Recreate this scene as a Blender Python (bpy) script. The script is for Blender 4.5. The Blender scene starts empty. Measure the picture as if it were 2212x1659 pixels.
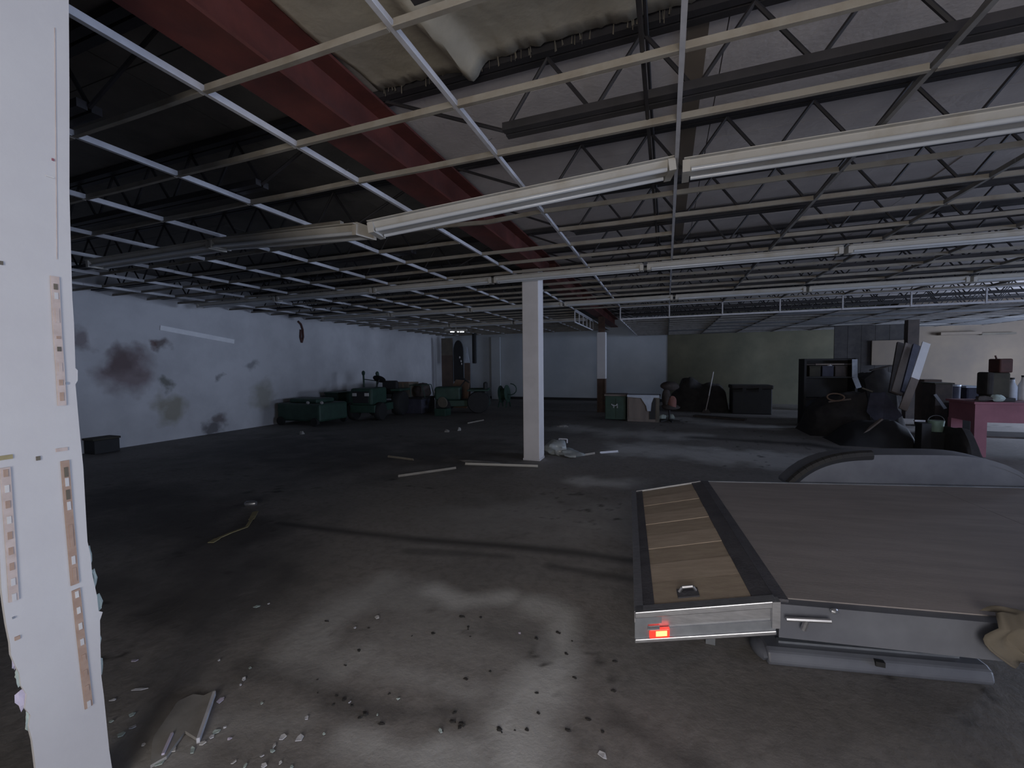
import bpy, math, random
import numpy as np
from mathutils import Vector, Matrix
random.seed(7); rng = np.random.default_rng(7)
SC = bpy.context.scene
COL = SC.collection

# ------------------------------------------------------------------ camera
F = 906.82; CAM_H = 1.627
YAW, PITCH, ROLL = math.radians(20.2125), math.radians(2.5418), math.radians(-0.6012)
cy, sy = math.cos(YAW), math.sin(YAW); cp, sp = math.cos(PITCH), math.sin(PITCH)
_r = Vector((cy, sy, 0)); _f = Vector((-sy, cy, 0)); _u = Vector((0, 0, 1))
FW = _f*cp - _u*sp; _u2 = _u*cp + _f*sp
RT = _r*math.cos(ROLL) + _u2*math.sin(ROLL); UP = _u2*math.cos(ROLL) - _r*math.sin(ROLL)
cam = bpy.data.cameras.new('camera'); camo = bpy.data.objects.new('camera', cam); COL.objects.link(camo)
cam.sensor_fit = 'HORIZONTAL'; cam.sensor_width = 36; cam.lens = F/2212*36; cam.clip_start = .02; cam.clip_end = 200
M4 = Matrix((RT, UP, -FW)).transposed().to_4x4(); M4.translation = (0, 0, CAM_H); camo.matrix_world = M4
SC.camera = camo
ORG = Vector((0, 0, CAM_H))
def ray(x, y): return RT*((x-1106)/F) - UP*((y-829.5)/F) + FW
def onz(x, y, z): d = ray(x, y); return ORG + d*((z-CAM_H)/d.z)
def ony(x, y, Y): d = ray(x, y); return ORG + d*(Y/d.y)
def onx(x, y, X): d = ray(x, y); return ORG + d*(X/d.x)

# ------------------------------------------------------------------ world, lights, exposure
SC.view_settings.view_transform = 'Standard'; SC.view_settings.look = 'None'
SC.view_settings.gamma = 1; SC.view_settings.use_curve_mapping = False
SC.view_settings.exposure = -0.12
wd = bpy.data.worlds.new('world'); SC.world = wd; wd.use_nodes = True
wd.node_tree.nodes['Background'].inputs[0].default_value = (.30, .38, .62, 1)
wd.node_tree.nodes['Background'].inputs[1].default_value = .35
def area(name, loc, target, sx, sy_, power, color):
    l = bpy.data.lights.new(name, 'AREA'); l.shape = 'RECTANGLE'; l.size = sx; l.size_y = sy_
    l.energy = power; l.color = color
    o = bpy.data.objects.new(name, l); COL.objects.link(o); o.location = loc
    o.rotation_euler = (Vector(target)-Vector(loc)).to_track_quat('-Z', 'Y').to_euler(); return o
# daylight in the wide side door far to the right, in the rear window and in the entrance behind the photographer
area('daylight_side_door', (13.4, 1.6, 1.45), (-4, 2.0, 1.7), 5.0, 2.5, 680, (.60, .72, 1.0))
area('daylight_rear_window', (13.4, 14.0, 1.75), (0, 14.6, 1.6), 3.4, 1.8, 800, (.62, .74, 1.0))
area('daylight_entrance', (.5, -3.05, 1.5), (.2, 3, 1.7), 1.9, 2.6, 145, (1.0, .94, .88))

# ------------------------------------------------------------------ materials
MAT = {}
def mat(name, c1, c2=None, rough=.8, metal=0, scale=3.0, detail=6, lo=.35, hi=.65, bump=0, bscale=None, spec=.5, emit=None, estr=0, stretch=None, trans=0, coord='Object'):
    if name in MAT: return MAT[name]
    m = bpy.data.materials.new(name); m.use_nodes = True; nt = m.node_tree; N = nt.nodes; L = nt.links
    b = N['Principled BSDF']; b.inputs['Roughness'].default_value = rough; b.inputs['Metallic'].default_value = metal
    b.inputs['Specular IOR Level'].default_value = spec
    c2 = c2 or tuple(x*.7 for x in c1)
    tc = N.new('ShaderNodeTexCoord'); mp = N.new('ShaderNodeMapping'); L.new(tc.outputs[coord], mp.inputs[0])
    if stretch: mp.inputs['Scale'].default_value = stretch
    n = N.new('ShaderNodeTexNoise'); n.inputs['Scale'].default_value = scale; n.inputs['Detail'].default_value = detail
    n.inputs['Roughness'].default_value = .62; L.new(mp.outputs[0], n.inputs['Vector'])
    mr = N.new('ShaderNodeMapRange'); mr.inputs[1].default_value = lo; mr.inputs[2].default_value = hi; L.new(n.outputs[0], mr.inputs[0])
    mx = N.new('ShaderNodeMix'); mx.data_type = 'RGBA'; L.new(mr.outputs[0], mx.inputs[0])
    mx.inputs[6].default_value = (*c1, 1); mx.inputs[7].default_value = (*c2, 1)
    L.new(mx.outputs[2], b.inputs['Base Color'])
    if bump:
        n2 = N.new('ShaderNodeTexNoise'); n2.inputs['Scale'].default_value = bscale or scale*6; n2.inputs['Detail'].default_value = 5
        L.new(mp.outputs[0], n2.inputs['Vector'])
        bp = N.new('ShaderNodeBump'); bp.inputs['Strength'].default_value = bump; bp.inputs['Distance'].default_value = .02
        L.new(n2.outputs[0], bp.inputs['Height']); L.new(bp.outputs[0], b.inputs['Normal'])
    if emit:
        b.inputs['Emission Color'].default_value = (*emit, 1); b.inputs['Emission Strength'].default_value = estr
    if trans: b.inputs['Transmission Weight'].default_value = trans
    MAT[name] = m; return m
mat('grey_tee', (.22, .215, .21), (.16, .155, .15), .6, scale=8)
mat('tile_grey', (.20, .21, .23), (.15, .155, .17), .9, scale=3)
mat('heap_dark', (0.042, 0.038, 0.036), (0.022, 0.02, 0.021), .9, scale=5)
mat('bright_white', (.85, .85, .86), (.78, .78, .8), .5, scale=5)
mat('white_tee', (0.56, 0.56, 0.59), (0.46, 0.46, 0.49), .45, scale=8)
mat('dirty_tee', (0.26, 0.24, 0.205), (0.18, 0.15, 0.115), .65, scale=5, lo=.45, hi=.75)
mat('fixture_white', (0.46, 0.44, 0.4), (0.36, 0.32, 0.26), .5, scale=4, lo=.5, hi=.8)
mat('tube_glass', (0.55, 0.57, 0.6), (0.48, 0.5, 0.52), .15, scale=2)
mat('red_steel', (0.16, 0.042, 0.034), (0.09, 0.028, 0.025), .7, scale=3, bump=.1)
mat('dark_steel', (0.035, 0.032, 0.036), (0.022, 0.021, 0.023), .6, scale=6)
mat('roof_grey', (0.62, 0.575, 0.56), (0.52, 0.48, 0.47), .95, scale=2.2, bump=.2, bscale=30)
mat('roof_shaded', (0.2, 0.19, 0.18), (0.14, 0.135, 0.13), .95, scale=2.2, bump=.2, bscale=30)  # darker copy of roof_grey, shade of the left bay painted in
mat('beige_sheet', (0.5, 0.455, 0.365), (0.4, 0.36, 0.285), .95, scale=2.6, bump=.35, bscale=9)
mat('white_paint', (0.54, 0.535, 0.54), (0.5, 0.49, 0.5), .7, scale=2, bump=.04, bscale=40)
mat('column_paint', (0.6, 0.575, 0.58), (0.52, 0.5, 0.5), .6, scale=2.5)
mat('wall_paint', (0.58, 0.58, 0.6), (0.46, 0.46, 0.48), .85, scale=.9, detail=8, lo=.4, hi=.7, bump=.08, bscale=20)
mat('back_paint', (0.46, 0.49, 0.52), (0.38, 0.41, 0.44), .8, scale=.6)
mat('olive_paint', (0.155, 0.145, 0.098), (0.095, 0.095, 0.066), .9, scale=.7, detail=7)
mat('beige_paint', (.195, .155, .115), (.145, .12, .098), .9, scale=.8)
mat('brown_board', (.12, .085, .065), (.085, .06, .05), .85, scale=3)
mat('raw_brick', (.10, .06, .045), (.06, .04, .032), .9, scale=8)
mat('black', (0.016, 0.016, 0.018), (0.022, 0.022, 0.023), .7, scale=5)
mat('black_rubber', (.016, .016, .017), (.022, .022, .022), .8, scale=9)
mat('green_dark', (0.03, 0.07, 0.05), (0.02, 0.045, 0.034), .6, scale=4)
mat('cardboard', (.24, .16, .115), (.19, .125, .09), .9, scale=3)
mat('tan', (0.15, 0.13, 0.1), (0.1, 0.09, 0.075), .9, scale=3)
mat('pale', (.62, .61, .60), (.5, .49, .48), .7, scale=6)
mat('pale_blue', (.50, .55, .62), (.40, .44, .52), .6, scale=6)
mat('aluminium', (.62, .63, .66), (.48, .49, .52), .36, metal=.9, scale=14, stretch=(1, 6, 6))
mat('steel_dull', (.30, .32, .35), (.21, .225, .25), .5, metal=.6, scale=7)
mat('deck_dark', (0.1, 0.1, 0.115), (0.065, 0.066, 0.078), .55, scale=9, bump=.2, bscale=60)
mat('deck_ply', (0.32, 0.29, 0.285), (0.25, 0.23, 0.225), .75, scale=2.4, stretch=(.7, 4, 4), bump=.12, bscale=40)
mat('plank_a', (0.54, 0.45, 0.36), (0.43, 0.35, 0.275), .7, scale=3.2, stretch=(.6, 9, 9), bump=.08)
mat('plank_b', (0.46, 0.385, 0.3), (0.37, 0.3, 0.235), .7, scale=3.2, stretch=(.6, 9, 9), bump=.08)
mat('rust', (0.4, 0.29, 0.23), (0.32, 0.22, 0.17), .85, scale=18)
mat('rust_pale', (0.54, 0.46, 0.43), (0.44, 0.36, 0.33), .8, scale=22)
mat('red_lamp', (.9, .03, .02), (.8, .02, .02), .3, scale=5, emit=(1, .05, .03), estr=1.2)
mat('hot_lamp', (1, .4, .1), (1, .3, .08), .3, scale=5, emit=(1, .42, .12), estr=3.2)
mat('glint_tube', (1, 1, 1), (1, 1, 1), .3, emit=(.88, .92, 1), estr=6)  # emission standing in for a reflection on the corner fixture
mat('pink', (0.29, 0.11, 0.14), (0.22, 0.08, 0.105), .7, scale=3)
mat('rose', (.26, .12, .10), (.20, .09, .08), .8, scale=4)
mat('redbrown', (0.085, 0.028, 0.022), (0.05, 0.02, 0.017), .7, scale=5)
mat('olive_thing', (.06, .055, .04), (.035, .033, .026), .85, scale=4)
mat('clutter_brown', (0.075, 0.06, 0.054), (0.045, 0.038, 0.036), .85, scale=5)
mat('clutter_blue', (.060, .060, .085), (.035, .036, .055), .8, scale=5)
mat('bucket_green', (.30, .42, .34), (.22, .32, .26), .5, scale=4)
mat('wood_grey', (0.22, 0.18, 0.155), (0.15, 0.125, 0.11), .8, scale=3, stretch=(1, 1, .2))
mat('yellow_strap', (.36, .32, .17), (.26, .22, .12), .8, scale=9)
mat('paper', (.60, .60, .62), (.46, .46, .5), .8, scale=9)
mat('paper_lilac', (.55, .50, .62), (.45, .42, .52), .8, scale=9)
mat('drywall_piece', (.30, .29, .275), (.22, .21, .20), .9, scale=6)
mat('grit', (.035, .032, .03), (.02, .019, .018), .9, scale=9)
mat('paper_torn', (.42, .50, .47), (.34, .40, .38), .9, scale=14)
mat('plastic_clear', (.33, .36, .36), (.24, .26, .27), .3, scale=9)
mat('cover_grey', (.155, .165, .19), (.115, .122, .145), .45, scale=4)

# ------------------------------------------------------------------ mesh helpers
class MB:
    def __init__(s): s.v = []; s.f = []
    def add(s, vs, fs):
        o = len(s.v); s.v += [tuple(v) for v in vs]; s.f += [tuple(i+o for i in f) for f in fs]; return s
    def box(s, a, b, R=None, piv=None):
        (x0, y0, z0), (x1, y1, z1) = a, b
        vs = [Vector(p) for p in ((x0,y0,z0),(x1,y0,z0),(x1,y1,z0),(x0,y1,z0),(x0,y0,z1),(x1,y0,z1),(x1,y1,z1),(x0,y1,z1))]
        if R is not None:
            pv = Vector(piv) if piv is not None else (Vector(a)+Vector(b))/2
            vs = [R @ (v-pv) + pv for v in vs]
        return s.add(vs, [(0,3,2,1),(4,5,6,7),(0,1,5,4),(1,2,6,5),(2,3,7,6),(3,0,4,7)])
    def bar(s, p, q, w, h, up=(0, 0, 1)):
        p, q = Vector(p), Vector(q); d = (q-p).normalized(); upv = Vector(up)
        sd = d.cross(upv)
        if sd.length < 1e-4: sd = d.cross(Vector((1, 0, 0)))
        sd.normalize(); u = sd.cross(d).normalized()
        vs = []
        for c in (p, q):
            for a, b in ((-1,-1),(1,-1),(1,1),(-1,1)): vs.append(c+sd*(a*w/2)+u*(b*h/2))
        return s.add(vs, [(3,2,1,0),(4,5,6,7),(0,1,5,4),(1,2,6,5),(2,3,7,6),(3,0,4,7)])
    def tube(s, p, q, r1, r2=None, n=10):
        r2 = r1 if r2 is None else r2
        p, q = Vector(p), Vector(q); d = (q-p).normalized(); sd = d.cross(Vector((0, 0, 1)))
        if sd.length < 1e-4: sd = Vector((1, 0, 0))
        sd.normalize(); u = sd.cross(d); vs = []
        for c, r in ((p, r1), (q, r2)):
            for k in range(n): t = 2*math.pi*k/n; vs.append(c+sd*(r*math.cos(t))+u*(r*math.sin(t)))
        fs = [(k, (k+1) % n, n+(k+1) % n, n+k) for k in range(n)]
        return s.add(vs, fs+[tuple(range(n-1, -1, -1)), tuple(range(n, 2*n))])
    def path(s, pts, r, n=6):
        for a, b in zip(pts, pts[1:]): s.tube(a, b, r, n=n)
        return s
    def prism(s, poly, vec):
        n = len(poly); p = [Vector(v) for v in poly]; vec = Vector(vec)
        return s.add(p+[v+vec for v in p], [tuple(range(n-1, -1, -1)), tuple(range(n, 2*n))]+[(k, (k+1) % n, n+(k+1) % n, n+k) for k in range(n)])
    def lathe(s, c, prof, n=16, axis=(0, 0, 1)):
        c = Vector(c); ax = Vector(axis).normalized(); sd = ax.cross(Vector((0, 0, 1)))
        if sd.length < 1e-4: sd = Vector((1, 0, 0))
        sd.normalize(); u = ax.cross(sd); vs = []
        for r, z in prof:
            for k in range(n): t = 2*math.pi*k/n; vs.append(c+ax*z+sd*(r*math.cos(t))+u*(r*math.sin(t)))
        fs = []
        for i in range(len(prof)-1):
            for k in range(n): fs.append((i*n+k, i*n+(k+1) % n, (i+1)*n+(k+1) % n, (i+1)*n+k))
        fs += [tuple(range(n-1, -1, -1)), tuple(range((len(prof)-1)*n, len(prof)*n))]
        return s.add(vs, fs)
    def blob(s, c, r, seed=0, amp=.18, nu=14, nv=9, flat=None):
        g = np.random.default_rng(seed); c = Vector(c); ph = g.uniform(0, 6.28, 9); vs = []; fs = []
        for i in range(nv+1):
            th = math.pi*i/nv
            for k in range(nu):
                t = 2*math.pi*k/nu
                d = 1+amp*(math.sin(2*t+ph[0])*math.sin(th)+.7*math.sin(3*t+ph[1]+2*th)*math.sin(th)+.6*math.sin(4*th+ph[2]+t)*math.sin(th)+.5*math.sin(5*t-3*th+ph[3])*math.sin(th))
                p = Vector((r[0]*math.sin(th)*math.cos(t)*d, r[1]*math.sin(th)*math.sin(t)*d, r[2]*math.cos(th)*d))+c
                if flat is not None: p.z = max(p.z, flat)
                vs.append(p)
        for i in range(nv):
            for k in range(nu): fs.append((i*nu+k, (i+1)*nu+k, (i+1)*nu+(k+1) % nu, i*nu+(k+1) % nu))
        return s.add(vs, fs)
    def mesh(s, name, m, org=(0, 0, 0), smooth=False):
        o = Vector(org); me = bpy.data.meshes.new(name)
        me.from_pydata([tuple(Vector(v)-o) for v in s.v], [], s.f); me.materials.append(MAT[m]); me.validate()
        if smooth:
            me.shade_smooth()
            try: me.set_sharp_from_angle(angle=math.radians(40))
            except Exception: pass
        me.update(); return me
    def build(s, name, m, parent=None, org=None, smooth=False, bevel=0):
        if parent is not None: org = parent['_o'] if '_o' in parent else (0, 0, 0)
        if org is None:
            a = np.array(s.v); org = (float((a[:, 0].min()+a[:, 0].max())/2), float((a[:, 1].min()+a[:, 1].max())/2), float(a[:, 2].min()))
        o = bpy.data.objects.new(name, s.mesh(name, m, org, smooth)); COL.objects.link(o)
        if parent is not None: o.parent = parent; o['_o'] = tuple(org)
        else: o.location = org; o['_o'] = tuple(org)
        if bevel:
            bv = o.modifiers.new('bevel', 'BEVEL'); bv.width = bevel; bv.segments = 2; bv.limit_method = 'ANGLE'
        return o
def tag(o, label, cat, group=None, kind=None):
    o['label'] = label; o['category'] = cat
    if group: o['group'] = group
    if kind: o['kind'] = kind
    return o
def thing(name, label, cat, org, group=None):
    o = bpy.data.objects.new(name, None); COL.objects.link(o); o.location = org; o['_o'] = tuple(org); o.empty_display_size = .1
    return tag(o, label, cat, group)
def struct(o, label, cat):
    o['kind'] = 'structure'; o['label'] = label; o['category'] = cat; return o
def empty_struct(name, label, cat, org=(0, 0, 0)):
    o = bpy.data.objects.new(name, None); COL.objects.link(o); o.location = org; o['_o'] = tuple(org); return struct(o, label, cat)
def rotz(a): return Matrix.Rotation(a, 3, 'Z')

# ------------------------------------------------------------------ the room
XL, XR, YB, YF = -10.63, 13.0, 19.0, -3.0
GZ = 3.13; LZ = 2.80              # high grid, lowered grid
ZR = 3.68                          # roof underside
GX0, GY0, DX, DY = -2.376, 1.6346, 1.2192, .6096
YS = 11.5245; XS = GX0+DX          # bulkhead line, its left end

# floor: one sheet whose stains, painted sheen and shade are carried by the mesh
def axis(a, b, segs):
    out = []
    for lo, hi, st in segs: out += list(np.arange(lo, hi, st))
    return np.array(sorted(set([a]+[float(v) for v in out]+[b])))
gx = axis(XL-.1, XR+.2, [(XL, -5, .09), (-5, 3.2, .03), (3.2, XR, .12)])
gy = axis(YF-.2, YB+.1, [(YF, .8, .2), (.8, 4.5, .025), (4.5, 9, .045), (9, YB, .12)])
GXX, GYY = np.meshgrid(gx, gy)
P = np.stack([GXX, GYY, np.full_like(GXX, -CAM_H)], -1)
zc = P@np.array(FW); zc_s = np.where(zc < .3, .3, zc)
U = 1106+F*(P@np.array(RT))/zc_s; V = 829.5-F*(P@np.array(UP))/zc_s
def hash_noise(x, y, sc, seed):
    g = np.random.default_rng(seed); T = g.random((256, 256)); x = x*sc+37.3; y = y*sc+91.7
    xi = np.floor(x).astype(int); yi = np.floor(y).astype(int); fx = x-xi; fy = y-yi
    fx = fx*fx*(3-2*fx); fy = fy*fy*(3-2*fy); t = lambda a, b: T[a % 256, b % 256]
    return (t(xi, yi)*(1-fx)+t(xi+1, yi)*fx)*(1-fy)+(t(xi, yi+1)*(1-fx)+t(xi+1, yi+1)*fx)*fy
def fbm(sc, seed, o=5):
    r = 0; a = .5
    for k in range(o): r = r+a*hash_noise(GXX, GYY, sc*2**k, seed+k); a *= .5
    return r
def line_d(pts):
    d = np.full(GXX.shape, 1e9)
    pw = [onz(x, y, 0) for x, y in pts]
    for a, b in zip(pw, pw[1:]):
        ax, ay = a.x, a.y; bx, by = b.x-a.x, b.y-a.y; L2 = bx*bx+by*by+1e-9
        t = np.clip(((GXX-ax)*bx+(GYY-ay)*by)/L2, 0, 1); d = np.minimum(d, np.hypot(GXX-ax-t*bx, GYY-ay-t*by))
    return d
n1 = fbm(1.1, 11); n2 = fbm(3.0, 31); n3 = fbm(9, 51, 4)
pale = np.zeros(GXX.shape); dark = np.zeros(GXX.shape)
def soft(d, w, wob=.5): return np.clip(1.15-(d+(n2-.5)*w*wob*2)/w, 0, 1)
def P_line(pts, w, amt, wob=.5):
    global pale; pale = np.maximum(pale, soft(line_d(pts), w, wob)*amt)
def D_line(pts, w, amt, wob=.5):
    global dark; dark = np.maximum(dark, soft(line_d(pts), w, wob)*amt)
P_line([(640, 1420), (700, 1350), (830, 1260)], .17, .55, .8)  # near dust patches, with a pool of light painted into them
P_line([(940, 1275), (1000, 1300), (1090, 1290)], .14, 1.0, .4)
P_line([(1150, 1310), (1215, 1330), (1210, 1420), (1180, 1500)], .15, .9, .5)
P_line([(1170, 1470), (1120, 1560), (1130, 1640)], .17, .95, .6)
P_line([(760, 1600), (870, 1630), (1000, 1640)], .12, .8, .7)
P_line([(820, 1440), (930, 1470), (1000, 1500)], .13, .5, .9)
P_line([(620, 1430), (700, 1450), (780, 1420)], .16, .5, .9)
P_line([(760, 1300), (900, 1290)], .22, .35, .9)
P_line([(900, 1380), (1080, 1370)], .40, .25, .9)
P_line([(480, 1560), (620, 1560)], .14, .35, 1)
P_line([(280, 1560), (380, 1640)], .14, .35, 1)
P_line([(1230, 925), (1330, 935), (1480, 940)], .7, 1.2, .7)  # start of the rear floor sheen, painted in as pale patches
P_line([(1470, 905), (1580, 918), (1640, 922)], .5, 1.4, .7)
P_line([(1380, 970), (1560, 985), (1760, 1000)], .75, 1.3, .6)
P_line([(1260, 1040), (1350, 1045)], .34, .9, .7)  # last of the painted sheen
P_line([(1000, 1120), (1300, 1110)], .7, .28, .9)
D_line([(600, 1130), (760, 1150), (900, 1165), (1100, 1180), (1250, 1195), (1365, 1212)], .09, .95, .25)
D_line([(880, 1190), (1000, 1195), (1100, 1203)], .06, .6, .8)
D_line([(1190, 1222), (1290, 1240), (1365, 1252)], .07, .85, .4)
D_line([(250, 1080), (500, 1160), (420, 1260)], .85, .75, .9)  # left floor: stain plus the partition's shade, painted darker
D_line([(560, 960), (800, 985), (1000, 975)], 1.6, .7, .8)  # same stain and painted shade, further back
D_line([(520, 1440), (640, 1480), (780, 1530), (900, 1545), (980, 1530)], .10, .7, 1.1)
D_line([(1340, 1560), (1420, 1610), (1500, 1650)], .12, .75, .9)
D_line([(1800, 1560), (2100, 1560)], .5, .45, .9)
D_line([(1500, 945), (1750, 960), (1900, 985)], .25, .9, .5)
D_line([(1190, 1410), (1150, 1380), (1060, 1360)], .13, .35, 1)
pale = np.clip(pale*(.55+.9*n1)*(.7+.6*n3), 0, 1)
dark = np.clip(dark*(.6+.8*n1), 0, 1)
speck = np.clip((n3-.66)*9, 0, 1)*np.clip((n1-.42)*6, 0, 1)
ny, nx = GXX.shape
me = bpy.data.meshes.new('floor')
idx = np.arange(ny*nx).reshape(ny, nx)
quads = np.stack([idx[:-1, :-1], idx[:-1, 1:], idx[1:, 1:], idx[1:, :-1]], -1).reshape(-1, 4)
me.vertices.add(ny*nx); me.vertices.foreach_set('co', np.stack([GXX, GYY, np.zeros_like(GXX)], -1).ravel().astype(np.float32))
me.loops.add(len(quads)*4); me.loops.foreach_set('vertex_index', quads.ravel().astype(np.int32))
me.polygons.add(len(quads)); me.polygons.foreach_set('loop_start', np.arange(0, len(quads)*4, 4, dtype=np.int32))
me.update(calc_edges=True); me.validate()
at = me.color_attributes.new('stain_and_light', 'FLOAT_COLOR', 'POINT')
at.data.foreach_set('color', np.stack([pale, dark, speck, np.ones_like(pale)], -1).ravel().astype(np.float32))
m = bpy.data.materials.new('stained_concrete'); m.use_nodes = True; nt = m.node_tree; N = nt.nodes; L = nt.links
b = N['Principled BSDF']
at_n = N.new('ShaderNodeAttribute'); at_n.attribute_name = 'stain_and_light'; sep = N.new('ShaderNodeSeparateColor'); L.new(at_n.outputs['Color'], sep.inputs[0])
tc = N.new('ShaderNodeTexCoord')
def noise(sc, de=8):
    n = N.new('ShaderNodeTexNoise'); n.inputs['Scale'].default_value = sc; n.inputs['Detail'].default_value = de; n.inputs['Roughness'].default_value = .65
    L.new(tc.outputs['Object'], n.inputs['Vector']); return n.outputs[0]
def ramp(s, lo, hi, a=0, b_=1):
    r = N.new('ShaderNodeMapRange'); r.inputs[1].default_value = lo; r.inputs[2].default_value = hi; r.inputs[3].default_value = a; r.inputs[4].default_value = b_
    L.new(s, r.inputs[0]); return r.outputs[0]
def mixc(f, a, b_):
    x = N.new('ShaderNodeMix'); x.data_type = 'RGBA'; L.new(f, x.inputs[0])
    for i, v in ((6, a), (7, b_)):
        if isinstance(v, tuple): x.inputs[i].default_value = (*v, 1)
        else: L.new(v, x.inputs[i])
    return x.outputs[2]
c0 = mixc(ramp(noise(.8), .38, .64), (.27, .25, .235), (.20, .19, .18))
c0 = mixc(ramp(noise(14, 6), .45, .72, 0, .6), c0, (.14, .13, .122))
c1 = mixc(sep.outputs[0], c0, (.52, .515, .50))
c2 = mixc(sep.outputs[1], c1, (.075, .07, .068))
c3 = mixc(sep.outputs[2], c2, (.07, .065, .06))
L.new(c3, b.inputs['Base Color']); b.inputs['Roughness'].default_value = .7; b.inputs['Specular IOR Level'].default_value = .35
bp = N.new('ShaderNodeBump'); bp.inputs['Strength'].default_value = .25; bp.inputs['Distance'].default_value = .02; L.new(noise(22, 6), bp.inputs['Height']); L.new(bp.outputs[0], b.inputs['Normal'])
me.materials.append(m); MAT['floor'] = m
fo = bpy.data.objects.new('floor', me); COL.objects.link(fo); struct(fo, 'dark stained concrete warehouse floor with pale dust, tyre marks and painted-in sheen and shade', 'floor')

def wall(name, a, b, m, label): return struct(MB().box(a, b).build(name, m), label, 'wall')
# left wall with water stains and peeling
wl = wall('wall_left', (XL-.2, YF-.2, 0), (XL, YB+.2, ZR+.1), 'wall_paint', 'long pale painted left wall, blotched with stains')
def stain_mat():
    m = MAT['wall_paint']; nt = m.node_tree; N = nt.nodes; L = nt.links; b = N['Principled BSDF']
    src = b.inputs['Base Color'].links[0].from_socket
    geo = N.new('ShaderNodeNewGeometry'); sp_ = N.new('ShaderNodeVectorMath'); nz = N.new('ShaderNodeTexNoise'); nz.inputs['Scale'].default_value = 2.2; nz.inputs['Detail'].default_value = 7
    L.new(geo.outputs['Position'], nz.inputs['Vector']); sp_.operation = 'MULTIPLY_ADD'
    L.new(nz.outputs['Color'], sp_.inputs[0]); sp_.inputs[1].default_value = (0, .8, .8)
    L.new(geo.outputs['Position'], sp_.inputs[2])
    for (px, py, rad, col) in ((272, 800, .62, (.16, .10, .10)), (262, 775, .40, (.13, .09, .09)), (345, 748, .22, (.09, .055, .045)), (330, 745, .16, (.14, .08, .07)),
                               (354, 826, .20, (.10, .10, .07)), (476, 912, .26, (.09, .06, .055)), (452, 932, .24, (.05, .04, .04)), (372, 880, .42, (.25, .23, .16)), (180, 735, .25, (.2, .16, .16)), (570, 855, .5, (.3, .29, .24)), (545, 790, .22, (.22, .22, .23)), (465, 815, .14, (.2, .2, .2))):
        p = onx(px, py, XL); d = N.new('ShaderNodeVectorMath'); d.operation = 'DISTANCE'
        L.new(sp_.outputs[0], d.inputs[0]); d.inputs[1].default_value = (p.x, p.y+.4, p.z+.4)
        r = N.new('ShaderNodeMapRange'); r.inputs[1].default_value = rad; r.inputs[2].default_value = rad*.45; r.inputs[3].default_value = 0; r.inputs[4].default_value = .75; L.new(d.outputs['Value'], r.inputs[0])
        x = N.new('ShaderNodeMix'); x.data_type = 'RGBA'; L.new(r.outputs[0], x.inputs[0]); L.new(src, x.inputs[6]); x.inputs[7].default_value = (*col, 1); src = x.outputs[2]
    L.new(src, b.inputs['Base Color'])
stain_mat()
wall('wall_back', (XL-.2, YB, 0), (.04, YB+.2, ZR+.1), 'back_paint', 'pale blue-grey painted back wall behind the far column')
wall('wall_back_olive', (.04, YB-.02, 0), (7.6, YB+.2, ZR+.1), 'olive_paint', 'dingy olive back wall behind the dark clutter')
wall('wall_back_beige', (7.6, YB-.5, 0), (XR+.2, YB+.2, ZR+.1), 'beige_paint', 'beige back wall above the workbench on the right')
struct(MB().box((XL, YB-.03, 0), (.0, YB, .12)).build('baseboard_back', 'black'), 'dark base strip along the pale back wall', 'baseboard')
# walls never in view, with the openings that let daylight in
o = MB()
for y0, y1, z0, z1 in ((YF-.2, -1.0, 0, ZR), (-1.0, 4.2, 2.85, ZR), (4.2, 12.2, 0, ZR), (12.2, 15.8, 0, .8), (12.2, 15.8, 2.75, ZR), (15.8, YB+.2, 0, ZR)): o.box((XR, y0, z0), (XR+.2, y1, z1))
struct(o.build('wall_right', 'wall_paint'), 'right wall with a wide side door opening and a rear window opening', 'wall')
o = MB(); o.box((XL-.2, YF-.2, 0), (-.5, YF, ZR)); o.box((-.5, YF-.2, 2.85), (1.5, YF, ZR)); o.box((1.5, YF-.2, 0), (XR+.2, YF, ZR))
struct(o.build('wall_front', 'wall_paint'), 'front wall with the entrance doorway behind the photographer', 'wall')

# roof deck: separate boards, seams open by a few millimetres
ce = empty_struct('ceiling', 'grey roof deck boards above the steel joists', 'ceiling', (0, 0, 0))
mesh_cache = {}
def deck(x0, x1, m):
    y = YF
    while y < YB:
        yy = min(y+1.22, YB); k = 0; x = x0
        while x < x1-.01:
            xx = min(x+2.44, x1); key = (round(xx-x, 3), round(yy-y, 3), m)
            if key not in mesh_cache: mesh_cache[key] = MB().box((.004, .004, 0), (xx-x-.004, yy-y-.004, .06)).mesh('deck_board', m)
            ob = bpy.data.objects.new('deck_board', mesh_cache[key]); COL.objects.link(ob); ob.location = (x, y, ZR+random.uniform(-.004, .004)); ob.parent = ce
            x = xx
        y = yy
deck(-2.1, XR+.2, 'roof_grey'); deck(XL-.2, -2.1, 'roof_shaded')
MB().box((XL-.3, YF-.3, ZR+.07), (XR+.3, YB+.3, ZR+.16)).build('roof_slab', 'black', ce)

# the wide steel beam over the columns
t = thing('steel_beam', 'rust red steel beam running above the ceiling grid towards the column', 'beam', (-2.15, 9, 3.25))
BW = .15
MB().box((-2.15-BW, YF, 3.25), (-2.15+BW, YB, 3.27)).build('bottom_flange', 'red_steel', t)
MB().box((-2.15-BW, YF, 3.585), (-2.15+BW, YB, 3.605)).build('top_flange', 'red_steel', t)
MB().box((-2.158, YF, 3.27), (-2.142, YB, 3.585)).build('web', 'red_steel', t)
for k in range(4):
    yy = 1.2+k*3.4
    for s_ in (-1, 1): MB().box((-2.15+s_*.008, yy, 3.27), (-2.15+s_*.13, yy+.012, 3.585)).build('stiffener', 'red_steel', t)

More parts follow.
